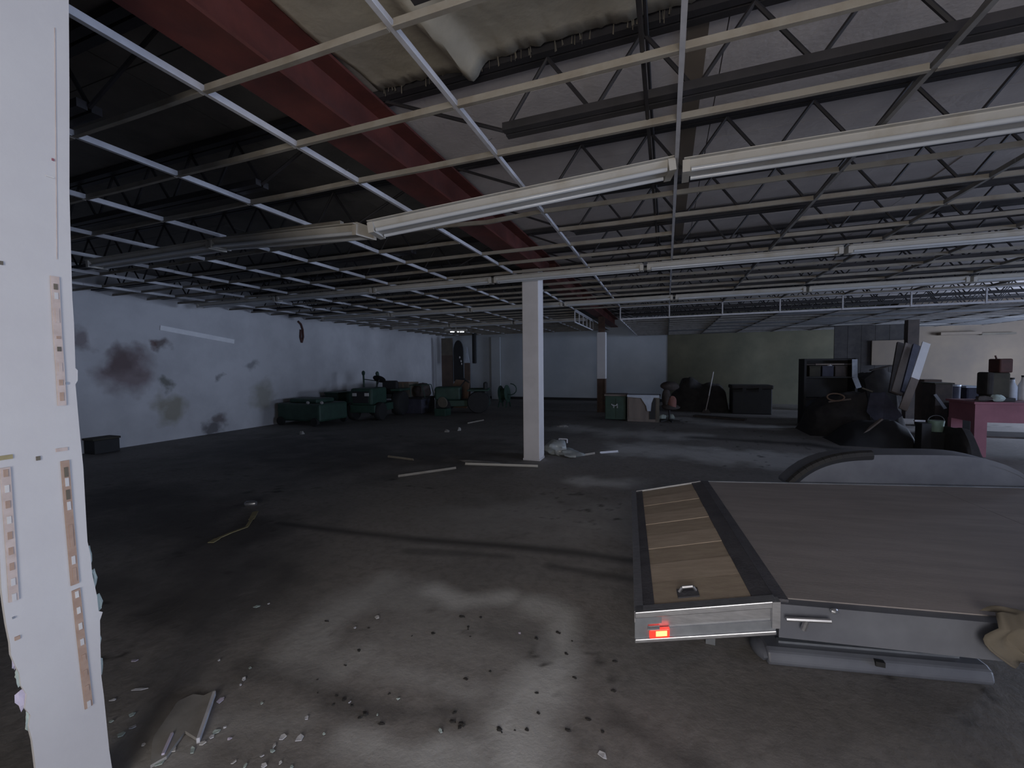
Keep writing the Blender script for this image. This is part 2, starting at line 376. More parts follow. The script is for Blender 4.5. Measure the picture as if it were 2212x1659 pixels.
# open web steel joists
JY = [2.72+1.152*k for k in range(-2, 14)]
jz0, jz1 = 3.207, 3.61
ordn = ['second', 'nearest'] 
def joist(y, x0, x1, label, sgn):
    t = thing('bar_joist', label, 'joist', ((x0+x1)/2, y, jz0), 'open web joists under the roof')
    o = MB()
    for s_ in (-1, 1): o.box((min(x0-.12*sgn, x1), y+s_*.035-.026, jz1), (max(x0-.12*sgn, x1), y+s_*.035+.026, jz1+.05))
    o.build('top_chord', 'dark_steel', t)
    xs = x0+.95*sgn
    o = MB()
    for s_ in (-1, 1): o.box((min(xs, x1), y+s_*.035-.026, jz0-.025), (max(xs, x1), y+s_*.035+.026, jz0+.025))
    o.build('bottom_chord', 'dark_steel', t)
    pts = [(x0, y, jz1), (xs, y, jz0)]; x = xs; upn = True
    while (x1-x)*sgn > .5:
        x += .295*sgn; pts.append((x, y, jz1 if upn else jz0)); upn = not upn
    MB().path(pts, .013, 6).build('web_rod', 'dark_steel', t)
cnt = 0
for y in JY:
    cnt += 1
    w = {0: 'just above the photographer', 1: 'overhead', 2: 'first full one past the torn beige sheet'}.get(JY.index(y), None)
    k = JY.index(y)-2
    ordw = ['first', 'second', 'third', 'fourth', 'fifth', 'sixth', 'seventh', 'eighth', 'ninth', 'tenth', 'eleventh', 'twelfth', 'thirteenth', 'fourteenth']
    lab = 'dark open web joist %s' % w if w else '%s dark open web joist beyond the torn beige sheet, right of the red beam' % ordw[k]
    joist(y, -1.98, XR-.02, lab, 1)
for k, y in enumerate(JY[1:9]):
    joist(y, -2.32, XL, 'shadowed open web joist left of the red beam, %s from the front' % ['first', 'second', 'third', 'fourth', 'fifth', 'sixth', 'seventh', 'eighth'][k], -1)
for z, x, nm in ((3.174, -.12, 'lower rod'), (3.585, -.12, 'upper rod')):
    tag(MB().tube((x, .2, z), (x, 16, z), .012, n=6).build('bridging_rod', 'dark_steel'), 'thin dark bridging rod crossing the joists, ' + nm + ' of the pair', 'rod', 'bridging rods across the joists')
tag(MB().box((.11, .6, 3.661), (.23, 9.5, 3.674)).build('nailer_board', 'beige_paint'), 'flat brownish board running lengthwise under the roof deck', 'board')

# torn beige insulation facing hanging under the roof
def sheet():
    g = np.random.default_rng(3); xs = np.linspace(-1.99, .62, 90); ys = np.linspace(-.6, 1, 40); vs = []; fs = []
    edge = []; fr = []
    for i, x in enumerate(xs):
        e = 2.64+.008*math.sin(3*x)+g.uniform(-.015, .012); fr.append(g.uniform(0, .03))
        if -1.55 < x < -1.25: e += .02*math.sin((x+1.55)/.3*math.pi)
        if x > .2: e -= (x-.2)*1.5
        edge.append(e)
    for j, tt in enumerate(ys):
        for i, x in enumerate(xs):
            k = j/(len(ys)-1); y = -1+(edge[i]+1)*k
            sm = max(0, min(1, (y-2.0)/.5)); z = 3.602+.052*sm*sm*(3-2*sm)-.014*abs(math.sin(1.7*x+.8*y))*(1-sm)
            if k > .95: z -= (k-.95)/.05*fr[i]*.5
            # a slack fold hanging from near (1000, 60) to (980, 170)
            df = abs(x+1.28-.10*(y-2.2)); z -= .11*math.exp(-(df/.07)**2)*max(0, min(1, (y-1.5)/.9))
            vs.append((x, y, z))
    n = len(xs)
    for j in range(len(ys)-1):
        for i in range(n-1):
            a = j*n+i; fs.append((a, a+1, a+n+1, a+n))
    o = MB(); o.add(vs, fs); return o
t = thing('insulation_sheet', 'torn beige insulation facing sagging below the roof near the red beam', 'sheet', (-.7, 1, 3.5))
so = sheet().build('facing', 'beige_sheet', t, smooth=True); md = so.modifiers.new('thick', 'SOLIDIFY'); md.thickness = .006
g = np.random.default_rng(5)
for k in range(44):
    x = g.uniform(-1.98, .1); l = g.uniform(.01, .06); w_ = g.uniform(.002, .005); y = 2.64+g.uniform(-.01, .008)
    MB().prism([(x, y, 3.65), (x+w_, y, 3.65), (x+w_*.8+g.uniform(-.012, .012), y+.006, 3.64-l), (x+w_*.3, y+.006, 3.635-l)], (0, .003, 0)).build('torn_strip', 'tan', t)

# ------------------------------------------------------------------ suspended grid
tg = thing('ceiling_grid', 'empty white suspended ceiling grid of tees under the joists', 'ceiling grid', (0, 6, GZ))
def tee(p, q):
    o = MB(); o.bar(p, q, .026, .006); up = Vector((0, 0, .022)); o.bar(Vector(p)+up, Vector(q)+up, .006, .038); return o
def vis_size(p):
    d = Vector(p)-ORG; z = d.dot(FW)
    if z < .2: return 0
    u = 1106+F*d.dot(RT)/z; v = 829.5-F*d.dot(UP)/z
    return (1/z if -300 < u < 2500 and -400 < v < 2000 else 0)
IMIN, IMAX = -6, 11
g = np.random.default_rng(12)
for i in range(IMIN, IMAX+1):
    x = GX0+i*DX
    if x < XL+.05 or x > XR: continue
    ymax = YS if x > XS-.05 else YB
    if x > XS+.05 and x < 7.1: pass
    ys = [YF+.1+3.66*k for k in range(0, 7)]; ys = [y for y in ys if y < ymax-.3]+[ymax]
    for a, b_ in zip(ys, ys[1:]):
        tee((x, a+.002, GZ+g.uniform(-.006, .006)), (x, b_-.002, GZ+g.uniform(-.006, .006))).build('main_tee', 'white_tee' if x < .4 else 'grey_tee', tg)  # right-hand tees greyer: dirt, and their unlit sides painted in
cross = []; rest = MB()
FIX_ROWS = [3.463, 6.62, 9.85]
for j in range(-6, 29):
    y = GY0+j*DY
    if y > YB-.1 or y < YF+.1: continue
    if j == 3: continue
    for i in range(IMIN-1, IMAX):
        xa = GX0+i*DX; xb = xa+DX
        if xa < XL: xa = XL+.01
        if xb > XR or xb-xa < .1: continue
        if y > YS+.01 and (xa > XS-.1 or xa > GX0-.1): continue
        if (i, j) in ((0, 5), (1, 3), (2, 6), (3, 9)): continue
        sag = 0.03 if (i, j) == (0, 4) else g.uniform(0, .006)
        cross.append((vis_size((xa/2+xb/2, y, GZ)), xa, xb, y, sag))
cross.sort(key=lambda c: -c[0])
for k, (v, xa, xb, y, sag) in enumerate(cross):
    if v == 0: continue
    pm = ((xa+xb)/2, y, GZ-.004-sag)
    o = tee((xa+.014, y, GZ-.004), pm); o2 = tee(pm, (xb-.014, y, GZ-.004)); o.add(o2.v, o2.f)
    if k < 290: o.build('cross_tee', 'dirty_tee', tg)
    else: rest.add(o.v, o.f)
if rest.v: r_ = rest.build('far_cross_tees', 'dirty_tee', tg); r_['kind'] = 'stuff'
for i in range(IMIN, IMAX):   # hanger wires
    for y in (2.72, 5.02, 7.33):
        x = GX0+i*DX
        if XL < x < 7: MB().tube((x, y, GZ+.04), (x+.03, y, jz0-.027), .0025, n=5).build('hanger_wire', 'dark_steel', tg)

# bulkhead: verticals and the lowered grid behind it
tl = thing('lowered_grid', 'lowered ceiling grid with an open white bulkhead frame in front', 'ceiling grid', (4, YS, LZ))
xe = XS+9*DX
tee((XS, YS, LZ), (xe, YS, LZ)).build('bulkhead_rail', 'white_tee', tl)
MB().bar((XS, YS, GZ), (xe, YS, GZ), .026, .03).build('bulkhead_rail', 'white_tee', tl)
for k in range(0, 10):
    x = XS+k*DX; MB().bar((x, YS, LZ), (x, YS, GZ), .026, .03, (0, 1, 0)).build('bulkhead_post', 'white_tee', tl)
    tee((x, YS+.01, LZ), (x, YB-.5, LZ)).build('main_tee', 'grey_tee' if k else 'white_tee', tl)
rest = MB()
for j in range(1, 12):
    y = YS+j*DY
    if y > YB-.55: break
    for k in range(0, 9):
        x = XS+k*DX; o = tee((x+.014, y, LZ), (x+DX-.014, y, LZ))
        o.build('cross_tee', 'grey_tee', tl)
g = np.random.default_rng(21)
for j in range(0, 11):
    for k in range(0, 9):
        if g.random() < (.1 if k < 2 else .30):
            x = XS+k*DX; y = YS+j*DY
            if y+DY < YB-.55: MB().box((x+.015, y+.015, LZ+.004), (x+DX-.015, y+DY-.015, LZ+.016)).build('ceiling_tile', 'tile_grey', tl)
MB().tube((XS, YS+.02, LZ), (XS, YS+.02, GZ), .006, n=6).build('corner_wire', 'dark_steel', tl)
# ladder shaped side bulkhead by the second column
t = thing('side_bulkhead', 'small white ladder-shaped bulkhead frame hanging beside the far column', 'bulkhead frame', (GX0, 13, LZ))
MB().bar((GX0, YS, LZ), (GX0, 14.6, LZ), .026, .03).build('rail', 'white_tee', t)
MB().bar((GX0, YS, GZ-.03), (GX0, 14.6, GZ-.03), .026, .03).build('rail', 'white_tee', t)
for k in range(6): y = YS+k*(14.6-YS)/5; MB().bar((GX0, y, LZ), (GX0, y, GZ-.03), .026, .03, (0, 1, 0)).build('upright', 'white_tee', t)

# ------------------------------------------------------------------ fluorescent fixtures
FG = 'strip light fixtures in the grid'
def fixture(p, q, label, w=.18, tubes=True):
    p, q = Vector(p), Vector(q); d = (q-p).normalized(); sd = d.cross(Vector((0, 0, 1))).normalized(); u = sd.cross(d)
    t = thing('strip_light', label, 'light fixture', tuple((p+q)/2), FG)
    prof = [(-w/2, 0), (-w*.22, -.055), (w*.22, -.055), (w/2, 0), (w/2, .03), (-w/2, .03)]
    a = p+d*.02; o = MB(); o.prism([a+sd*x+u*z for x, z in prof], (q-p)-d*.04); o.build('housing', 'fixture_white', t)
    for s_ in (-1, 1):
        MB().bar(a+sd*(s_*(w/2+.018))+u*.012, q-d*.02+sd*(s_*(w/2+.018))+u*.012, .04, .006).build('reflector_lip', 'fixture_white', t)
        if tubes: MB().tube(a+d*.05+sd*(s_*w*.42)-u*.055, q-d*.07+sd*(s_*w*.42)-u*.055, .017, n=10).build('tube', 'tube_glass', t, smooth=True)
    for e in (p+d*.035, q-d*.035):
        MB().bar(e-sd*(w*.62)-u*.028, e+sd*(w*.58)-u*.035, .05, .085, tuple(u)).build('lampholder', 'fixture_white', t)
    return t
zf = GZ-.045
J = Vector((-2.36, 3.0, 2.81))
fixture(J, (GX0+2*DX-.02, FIX_ROWS[0], 3.125), 'sagging strip light hanging from the grid in front of the red beam')
fixture((GX0-2*DX-.1, FIX_ROWS[0]+.02, 3.09), J+Vector((-.05, 0, .0)), 'strip light drooping on the left, end to end with the sagging one')
fixture((GX0-4*DX-.1, FIX_ROWS[0]+.03, zf), (GX0-2*DX-.12, FIX_ROWS[0]+.03, zf), 'leftmost strip light of the nearest row, dim beside the white partition')
fixture((GX0+2*DX+.03, FIX_ROWS[0], zf+.01), (GX0+4*DX, FIX_ROWS[0], zf), 'strip light right of the sagging one, nearest row')
fixture((GX0+4*DX+.03, FIX_ROWS[0], zf), (GX0+6*DX, FIX_ROWS[0], zf), 'strip light at the right picture edge, nearest row')
tag(MB().bar((GX0-2*DX+.1, FIX_ROWS[0], GZ), (GX0-.55*DX, FIX_ROWS[0]-.05, 3.06), .05, .04).build('hanging_rail', 'dirty_tee'), 'bent rail hanging loose above the drooping strip light', 'rail')
for r, nm in ((1, 'second row'), (2, 'third row')):
    for k in range(-3, 4):
        xa = GX0+(2*k)*DX+(-.35 if r == 1 else .1); xb = xa+2*DX-.03
        if xa < XL: continue
        if xb > XR-.2: continue
        pos = ['third left', 'second left', 'first left', 'directly right', 'second right', 'third right', 'fourth right'][k+3]
        fixture((xa, FIX_ROWS[r], zf), (xb, FIX_ROWS[r], zf), 'strip light in the %s, %s of the red beam' % (nm, pos), .13)
for k in range(-3, 0):
    xa = GX0+(2*k)*DX; fixture((xa, 13.4, zf), (xa+2*DX-.05, 13.4, zf), 'strip light in the fourth row, %s left of the red beam' % ['third', 'second', 'first'][k+3], .13)

# ------------------------------------------------------------------ columns
c = Vector((-2.155, 6.92, 0))
t = thing('column', 'near white square column standing in the middle of the hall', 'column', tuple(c))
MB().box((c.x-.145, c.y-.145, .0), (c.x+.145, c.y+.145, 3.24)).build('shaft', 'column_paint', t, bevel=.012)
MB().box((c.x-.149, c.y-.149, .0), (c.x+.149, c.y+.149, .035)).build('base_strip', 'column_paint', t)
c = Vector((-2.07, 14.5, 0)); zb = ony(1300, 818, 14.5).z; zt = ony(1300, 718, 14.5).z
t = thing('column', 'far column, white above with its lower part stripped to brown', 'column', tuple(c))
MB().box((c.x-.145, c.y-.145, zb), (c.x+.145, c.y+.145, zt)).build('cladding', 'white_paint', t, bevel=.01)
o = MB(); o.box((c.x-.10, c.y-.11, 0), (c.x+.10, c.y-.09, 3.24)); o.box((c.x-.10, c.y+.09, 0), (c.x+.10, c.y+.11, 3.24)); o.box((c.x-.012, c.y-.09, 0), (c.x+.012, c.y+.09, 3.24)); o.build('steel_core', 'raw_brick', t)
for s_ in (-1, 1): MB().box((c.x+s_*.115-.025, c.y-.14, 0), (c.x+s_*.115+.025, c.y+.1, zb)).build('bare_stud', 'raw_brick', t)

# ------------------------------------------------------------------ white partition end at the left edge, close to the camera
PX = -2.0
def pp(x, y): return onx(x, y, PX)
def edge_pts():
    L_ = [(148, -60), (150, 200), (150, 420), (156, 640), (160, 700)]
    L_ += [(163, 795), (168, 800), (168, 822), (163, 830), (172, 930), (180, 1010), (186, 1120), (189, 1170), (196, 1200), (199, 1240), (204, 1262), (210, 1290), (213, 1320), (222, 1322), (216, 1340), (217, 1400), (219, 1462), (224, 1500), (230, 1560), (236, 1620), (242, 1659), (246, 1700)]
    R_ = [(82, 1700), (75, 1640), (70, 1600), (62, 1570), (66, 1545), (54, 1530), (58, 1500), (45, 1480), (42, 1455), (30, 1430), (24, 1415), (22, 1390), (14, 1350), (8, 1310), (3, 1270), (0, 1200), (-6, 1120)]
    return L_, R_
L_, R_ = edge_pts()
poly = [pp(*q) for q in L_]
bot = [Vector((PX, pp(246, 1700).y, 0)), Vector((PX, pp(82, 1700).y, 0))]
left = [pp(*q) for q in R_]
top = [Vector((PX, YF+.01, pp(-6, 1120).z)), Vector((PX, YF+.01, ZR)), Vector((PX, poly[0].y, ZR))]
outline = poly+bot+left+top
t = thing('partition_end', 'white drywall partition end with rusty shelf tracks at the left edge', 'partition', (PX, .3, 0))
MB().prism(outline, (-.013, 0, 0)).build('drywall', 'white_paint', t)
ye = poly[3].y
for yy in (ye-.07, ye-.5, ye-.95, ye-1.4, ye-1.8, ye-2.2, ye-2.6, ye-3.0, ye-3.4): MB().box((PX-.10, yy-.045, .0), (PX-.015, yy-.005, ZR)).build('stud', 'wood_grey', t)
MB().box((PX-.113, YF+.01, 1.35), (PX-.1, ye-.03, ZR)).build('rear_drywall', 'white_paint', t)
MB().bar(pp(118, 60)+Vector((.001, 0, 0)), pp(123, 560)+Vector((.001, 0, 0)), .0015, .002, (1, 0, 0)).build('corner_crease', 'rust_pale', t)
def track(pts, slots, m, w=.011):
    o = MB(); ps = [pp(*q)+Vector((.003, 0, 0)) for q in pts]
    for a, b_ in zip(ps, ps[1:]): o.bar(a, b_, w*2.0, .004, (1, 0, 0))
    tr = o.build('shelf_track', m, t)
    a, b_ = ps[0], ps[-1]
    for s_, l, mm in slots:
        q = a.lerp(b_, s_); d = (b_-a).normalized()
        MB().bar(q-d*l/2+Vector((.0025, 0, 0)), q+d*l/2+Vector((.0025, 0, 0)), w*.9, .003, (1, 0, 0)).build('slot', mm, tr)
sl = lambda n, l, a=.04, b_=.97: [(a+(b_-a)*k/(n-1), l, random.choice(['white_paint', 'rust', 'rust', 'pale'])) for k in range(n)]
track([(117, 597), (123, 720), (129, 800), (133, 876)], [(.08, .02, 'tan'), (.15, .022, 'white_paint'), (.3, .05, 'rust_pale'), (.47, .01, 'rust'), (.56, .016, 'tan'), (.7, .03, 'rust_pale'), (.82, .02, 'rust'), (.93, .03, 'rust')], 'rust_pale')
track([(139, 995), (147, 1100), (155, 1190), (161, 1262)], [(.09, .035, 'tan'), (.17, .03, 'white_paint'), (.27, .035, 'tan'), (.36, .03, 'white_paint'), (.6, .08, 'rust'), (.8, .03, 'white_paint'), (.92, .05, 'rust')], 'rust')
track([(163, 1273), (172, 1360), (182, 1450), (191, 1527)], sl(8, .024), 'rust')
track([(10, 1010), (16, 1100), (23, 1200), (29, 1298)], sl(9, .024), 'rust_pale')
for (x, y, w_, h_, mm) in ((114, 345, .006, .008, 'pink'), (107, 382, .02, .004, 'pale'), (144, 828, .008, .008, 'steel_dull'), (37, 1378, .012, .012, 'rust'), (29, 1334, .006, .006, 'steel_dull'), (133, 971, .03, .012, 'rust_pale'), (82, 990, .010, .014, 'tan'), (12, 988, .03, .014, 'yellow_strap'), (2, 568, .008, .012, 'tan')):
    q = pp(x, y); MB().box((PX-.001, q.y-w_/2, q.z-h_/2), (PX+.0035, q.y+w_/2, q.z+h_/2)).build('mark', mm, t)
for k, (x, y) in enumerate([(195, 1200), (204, 1252), (213, 1305), (214, 1385), (218, 1440)]):
    q = pp(x, y); MB().blob(q+Vector((-.012, .002, 0)), (.005, .006+.003*(k % 3), .034), 40+k, .35, 8, 6).build('torn_paper', 'paper_torn', t)
for k, (x, y) in enumerate([(33, 1425), (44, 1462), (52, 1512), (64, 1560)]):
    q = pp(x, y); MB().blob(q+Vector((-.012, .002, 0)), (.005, .008+.003*(k % 3), .034), 60+k, .35, 8, 6).build('torn_paper', 'paper_torn' if k % 2 else 'paper_lilac', t)

# ------------------------------------------------------------------ trailer
A = Vector((-.13, 2.10, .40)); TH = math.radians(4.7)
ex = Vector((math.cos(TH), math.sin(TH), 0)); ey = Vector((-math.sin(TH), math.cos(TH), 0)); ez = Vector((0, 0, 1))
TW = 2.06; TL = .605; DZ1 = .142; SL = .042; TM = 4.2     # tail length, tail rise, slope and length of the main bed
def tp(s_, w_, dz=0):
    z = DZ1*s_/TL if s_ < TL else DZ1+(s_-TL)*SL
    return A+ex*s_+ey*w_+ez*(z+dz)
t = thing('flatbed_trailer', 'low aluminium flatbed trailer with plywood bed and sloping plank tail', 'trailer', tuple(A+ex*2+ey*1-ez*.4))
def slab(o, s0, s1, w0, w1, z0, z1):
    vs = [tp(s_, w_, z_) for z_ in (z0, z1) for s_, w_ in ((s0, w0), (s1, w0), (s1, w1), (s0, w1))]
    return o.add(vs, [(0,3,2,1),(4,5,6,7),(0,1,5,4),(1,2,6,5),(2,3,7,6),(3,0,4,7)])
NP = 9; w0, w1 = .075, TW-.05
for k in range(NP):
    a = w0+(w1-w0)*k/NP; b_ = w0+(w1-w0)*(k+1)/NP
    slab(MB(), .075, TL-.075, a+.002, b_-.002, -.03, random.uniform(-.002, .002)).build('tail_plank', 'plank_a' if k % 2 else 'plank_b', t)
slab(MB(), .03, .085, .02, TW-.02, -.02, .006).build('end_strip', 'deck_dark', t)
slab(MB(), TL-.085, TL, .02, TW-.02, -.02, .006).build('hinge_strip', 'deck_dark', t)
slab(MB(), TL, TL+.055, .02, TW-.02, -.02, .008).build('hinge_strip', 'deck_dark', t)
slab(MB(), TL+.055, TL+1.7, .05, TW-.03, -.03, .0).build('bed_sheet', 'deck_ply', t)
slab(MB(), TL+1.703, TL+TM, .05, TW-.03, -.03, .0).build('bed_sheet', 'deck_ply', t)
slab(MB(), -.012, .03, 0, TW, -.045, .012).build('end_rail', 'aluminium', t)
slab(MB(), -.01, .025, 0, TW, -.13, -.045).build('end_skirt', 'steel_dull', t)
slab(MB(), .0, TL-.01, TW-.04, TW, -.10, .010).build('far_rail', 'aluminium', t)
slab(MB(), TL-.01, TL+TM, TW-.03, TW, -.10, .008).build('far_rail', 'steel_dull', t)
# near side of the tail: channel with lips
o = MB(); slab(o, -.01, TL+.0, -.012, .05, -.02, .012); o.build('side_cap', 'aluminium', t, bevel=.004)
slab(MB(), .0, TL, .012, .03, -.085, -.02).build('upper_side', 'aluminium', t)
slab(MB(), .0, TL, .0, .03, -.125, -.085).build('lower_side', 'steel_dull', t)
slab(MB(), -.01, TL, -.012, .04, -.145, -.125).build('bottom_lip', 'aluminium', t, bevel=.004)
slab(MB(), -.006, .05, -.006, .03, -.125, -.02).build('corner_post', 'steel_dull', t)
slab(MB(), .05, .115, -.004, .02, -.055, -.022).build('bracket', 'steel_dull', t)
lamp = slab(MB(), .058, .150, -.022, .0, -.118, -.076).build('marker_lamp', 'red_lamp', t, bevel=.004)
slab(MB(), .088, .138, -.0245, -.02, -.108, -.084).build('lit_lens', 'hot_lamp', lamp)
slab(MB(), .05, .105, -.024, .0, -.0755, -.068).build('lamp_hood', 'aluminium', t)
slab(MB(), TL-.02, TL+.012, -.016, .03, -.11, .012).build('joint_post', 'aluminium', t)
# main bed side, dark, with latch hardware
slab(MB(), TL+.012, TL+TM, .0, .06, -.16, -.005).build('bed_side', 'cover_grey', t)
o = MB(); o.tube(tp(TL+.03, -.03, -.055), tp(TL+.20, -.03, -.045), .010, n=8); o.tube(tp(TL+.11, -.03, -.05), tp(TL+.10, -.02, -.10), .012, n=8); o.build('latch_handle', 'aluminium', t)
MB().blob(tp(TL+.22, -.01, -.01), (.018, .014, .012), 4, .1, 8, 6).build('latch_knob', 'aluminium', t)
o = MB(); slab(o, .20, .30, .10, .18, 0, .008); o.build('tie_down', 'deck_dark', t)
o = MB(); pr_ = [tp(.21, .15, .008), tp(.225, .15, .03), tp(.275, .15, .03), tp(.29, .15, .008)]; o.path(pr_, .008, 6); o.build('tie_ring', 'aluminium', t)
o = MB()
for s_ in (.05, .35, 1.2, 2.2, 3.2): slab(o, s_, s_+.05, .05, TW-.05, -.12, -.035)
o.build('cross_members', 'steel_dull', t)
o = MB(); slab(o, .1, TL+TM, .5, .6, -.16, -.06); slab(o, .1, TL+TM, TW-.6, TW-.5, -.16, -.06); o.build('frame_rails', 'steel_dull', t)
# wheels and far fender (on the far side; the near one lies beyond the right picture edge)
def fender(wa, wb, s0, s1, name):
    o = MB(); n = 22; prof = []
    for k in range(n+1):
        u = k/n; x = s0+(s1-s0)*u
        h = .265*(1-abs(2*u-1)**4); prof.append((x, h))
    vs = []; fs = []
    for w_ in (wa, wb):
        for x, h in prof: vs.append(tp(x, w_, -.02+h))
        for x, h in prof: vs.append(tp(x, w_, -.045+h*.93))
    m_ = n+1
    for k in range(n):
        fs += [(k, k+1, 2*m_+k+1, 2*m_+k), (m_+k, 3*m_+k, 3*m_+k+1, m_+k+1), (k, m_+k, m_+k+1, k+1), (2*m_+k, 2*m_+k+1, 3*m_+k+1, 3*m_+k)]
    fs += [(0, 2*m_, 3*m_, m_), (n, m_+n, 3*m_+n, 2*m_+n)]
    o.add(vs, fs); return o
fender(TW+.02, TW+.30, 1.33, 3.05, 'f').build('fender', 'cover_grey', t, smooth=True)
o = MB(); n = 18
pts = []
for k in range(n+1):
    u = k/n; pts.append((1.36+(3.03-1.36)*u, .25*(1-abs(2*u-1)**4)))
vs = [tp(x, TW+.022, -.03) for x, h in pts]+[tp(x, TW+.022, -.03+h) for x, h in pts]
o.add(vs, [(k, k+1, n+2+k, n+1+k) for k in range(n)]); so = o.build('fender_side', 'cover_grey', t); md = so.modifiers.new('th', 'SOLIDIFY'); md.thickness = .006
MB().path([tp(1.33+1.72*k/40, TW+.02, -.02+.265*(1-abs(2*k/40-1)**4)) for k in range(15)], .042, 8).build('fender_lip', 'black', t, smooth=True)
for w_ in (TW+.05, -.30):
    c = tp(2.1, w_, 0); c.z = .27; ax = ey
    wo = MB().lathe(c, [(.16, 0), (.25, .01), (.27, .04), (.27, .16), (.25, .19), (.16, .2)], 24, tuple(ax)).build('tyre', 'black_rubber', t, smooth=True)
    MB().lathe(c, [(.05, -.01), (.15, .02), (.165, .1), (.15, .18), (.05, .21)], 20, tuple(ax)).build('rim', 'steel_dull', t, smooth=True)
fender(-.33, -.02, 1.55, 2.75, 'f').build('fender', 'cover_grey', t, smooth=True)
o = MB(); ae = tp(2.1, -.1); ae.z = .27; be = tp(2.1, TW+.1); be.z = .27; o.tube(ae, be, .03, n=10); o.build('axle', 'steel_dull', t)
o = MB(); e0 = tp(TL+TM, TW/2, -.08); e1 = e0+ex*1.2+ez*(-.02); o.bar(tp(TL+TM-.4, .3, -.1), e1, .07, .09); o.bar(tp(TL+TM-.4, TW-.3, -.1), e1, .07, .09); o.build('tongue', 'steel_dull', t)
o = MB(); o.tube(e1-ex*.15-ez*.02, Vector((e1.x-.15, e1.y, .0)), .03, n=10); o.build('jack', 'steel_dull', t)
o = MB()
for w_ in (.5, TW-.5):
    q = tp(.42, w_, -.11); o.bar(q, Vector((q.x, q.y, 0)), .05, .05)
o.build('tail_stand', 'steel_dull', t)

# folded ramp lying half under the trailer, and the crumpled tarpaulin beside it
q0, q1 = Vector((.50, 2.62, 0)), Vector((1.52, 2.82, 0)); d = (q1-q0).normalized(); s_ = Vector((-d.y, d.x, 0))
t = thing('loading_ramp', 'grey metal loading ramp lying on the floor under the trailer side', 'ramp', tuple((q0+q1)/2))
prof = [(-.10, .004), (-.115, .03), (-.10, .075), (-.07, .09), (.09, .09), (.10, .004)]
MB().prism([q0+s_*a+ez*b_ for a, b_ in prof], q1-q0).build('tread', 'cover_grey', t, bevel=.012)
MB().bar(q0+d*.08+s_*(-.02)+ez*.096, q1-d*.1+s_*(-.02)+ez*.096, .03, .012).build('ridge', 'steel_dull', t)
MB().blob(q0-d*.0+ez*.045, (.05, .10, .042), 6, .06, 12, 8).build('end_cap', 'cover_grey', t, smooth=True)
MB().box(tuple(q0+d*.55-Vector((.02, .12, 0))+ez*.06), tuple(q0+d*.55+Vector((.02, -.095, 0))+ez*.085)).build('hook', 'black', t)
o = MB(); nu, nv = 30, 16; g = np.random.default_rng(4)
for j in range(nv):
    for i in range(nu):
        u = i/(nu-1); v = j/(nv-1); s_ = 1.36+.5*u+.05*math.sin(7*v); rag = .03*math.sin(9*u)+.02*math.sin(23*u+1)
        f_ = .018*abs(math.sin(11*u+2*v))+.012*abs(math.sin(19*u-5*v))+.006
        if v < .45: o.v.append(tuple(tp(s_, .06*(1-v/.45)-.015, .012+f_)))
        else: o.v.append(tuple(tp(s_, -.022-f_*1.3, .012-(v-.45)/.55*(.13+rag))))
o.f = [(j*nu+i, j*nu+i+1, (j+1)*nu+i+1, (j+1)*nu+i) for j in range(nv-1) for i in range(nu-1)]
so = tag(o.build('tarpaulin', 'tan', smooth=True), 'crumpled grey-brown tarpaulin hanging over the trailer side near the right edge', 'tarpaulin')
md = so.modifiers.new('thick', 'SOLIDIFY'); md.thickness = .004; md.offset = 1

# ------------------------------------------------------------------ left wall fittings
p = onx(345, 708, XL); q = onx(505, 738, XL)  # pale strip laid slanting on the wall face
tag(MB().bar(p+Vector((.012, 0, 0)), q+Vector((.012, 0, 0)), .11, .02, (1, 0, 0)).build('wall_strip', 'bright_white'), 'pale slanting strip on the stained left wall', 'batten')
o = MB(); pts = [(644, 694), (650, 700), (654, 712), (655, 728), (652, 740), (649, 728), (650, 712)]
t = tag(o.path([onx(x, y, XL+.03) for x, y in pts], .028, 8).build('cable_loop', 'redbrown'), 'rusty brown cable looping out high on the left wall', 'cable')
pb = onz(197, 978, 0)
t = thing('outlet_crate', 'small black crate on the floor against the left wall by the partition', 'crate', (XL+.18, pb.y, 0))
MB().box((XL+.02, 4.72, 0), (XL+.36, 5.12, .26)).build('body', 'black', t, bevel=.01)
MB().box((XL+.01, 4.70, .26), (XL+.37, 5.14, .30)).build('lid', 'olive_thing', t, bevel=.008)
t = thing('corner_fixture', 'small ceiling fixture under the grid before the far corner, its reflection made to glow', 'lamp', (-7.35, 14.1, 2.9))
a = onz(985, 717, 2.9)
MB().box((a.x-.45, a.y-.05, a.z+.03), (a.x+.45, a.y+.05, a.z+.09)).build('housing', 'fixture_white', t)
for x0, x1 in ((973, 981), (988, 991), (994, 1002)):
    u0 = ony(x0, 717, a.y); u1 = ony(x1, 717, a.y); MB().tube(u0, u1, .013, n=8).build('glint_tube', 'glint_tube', t)  # the fixture's reflection, made as glowing tubes
MB().tube((a.x, a.y, a.z+.09), (a.x, a.y, ZR-.005), .01, n=6).build('stem', 'fixture_white', t)

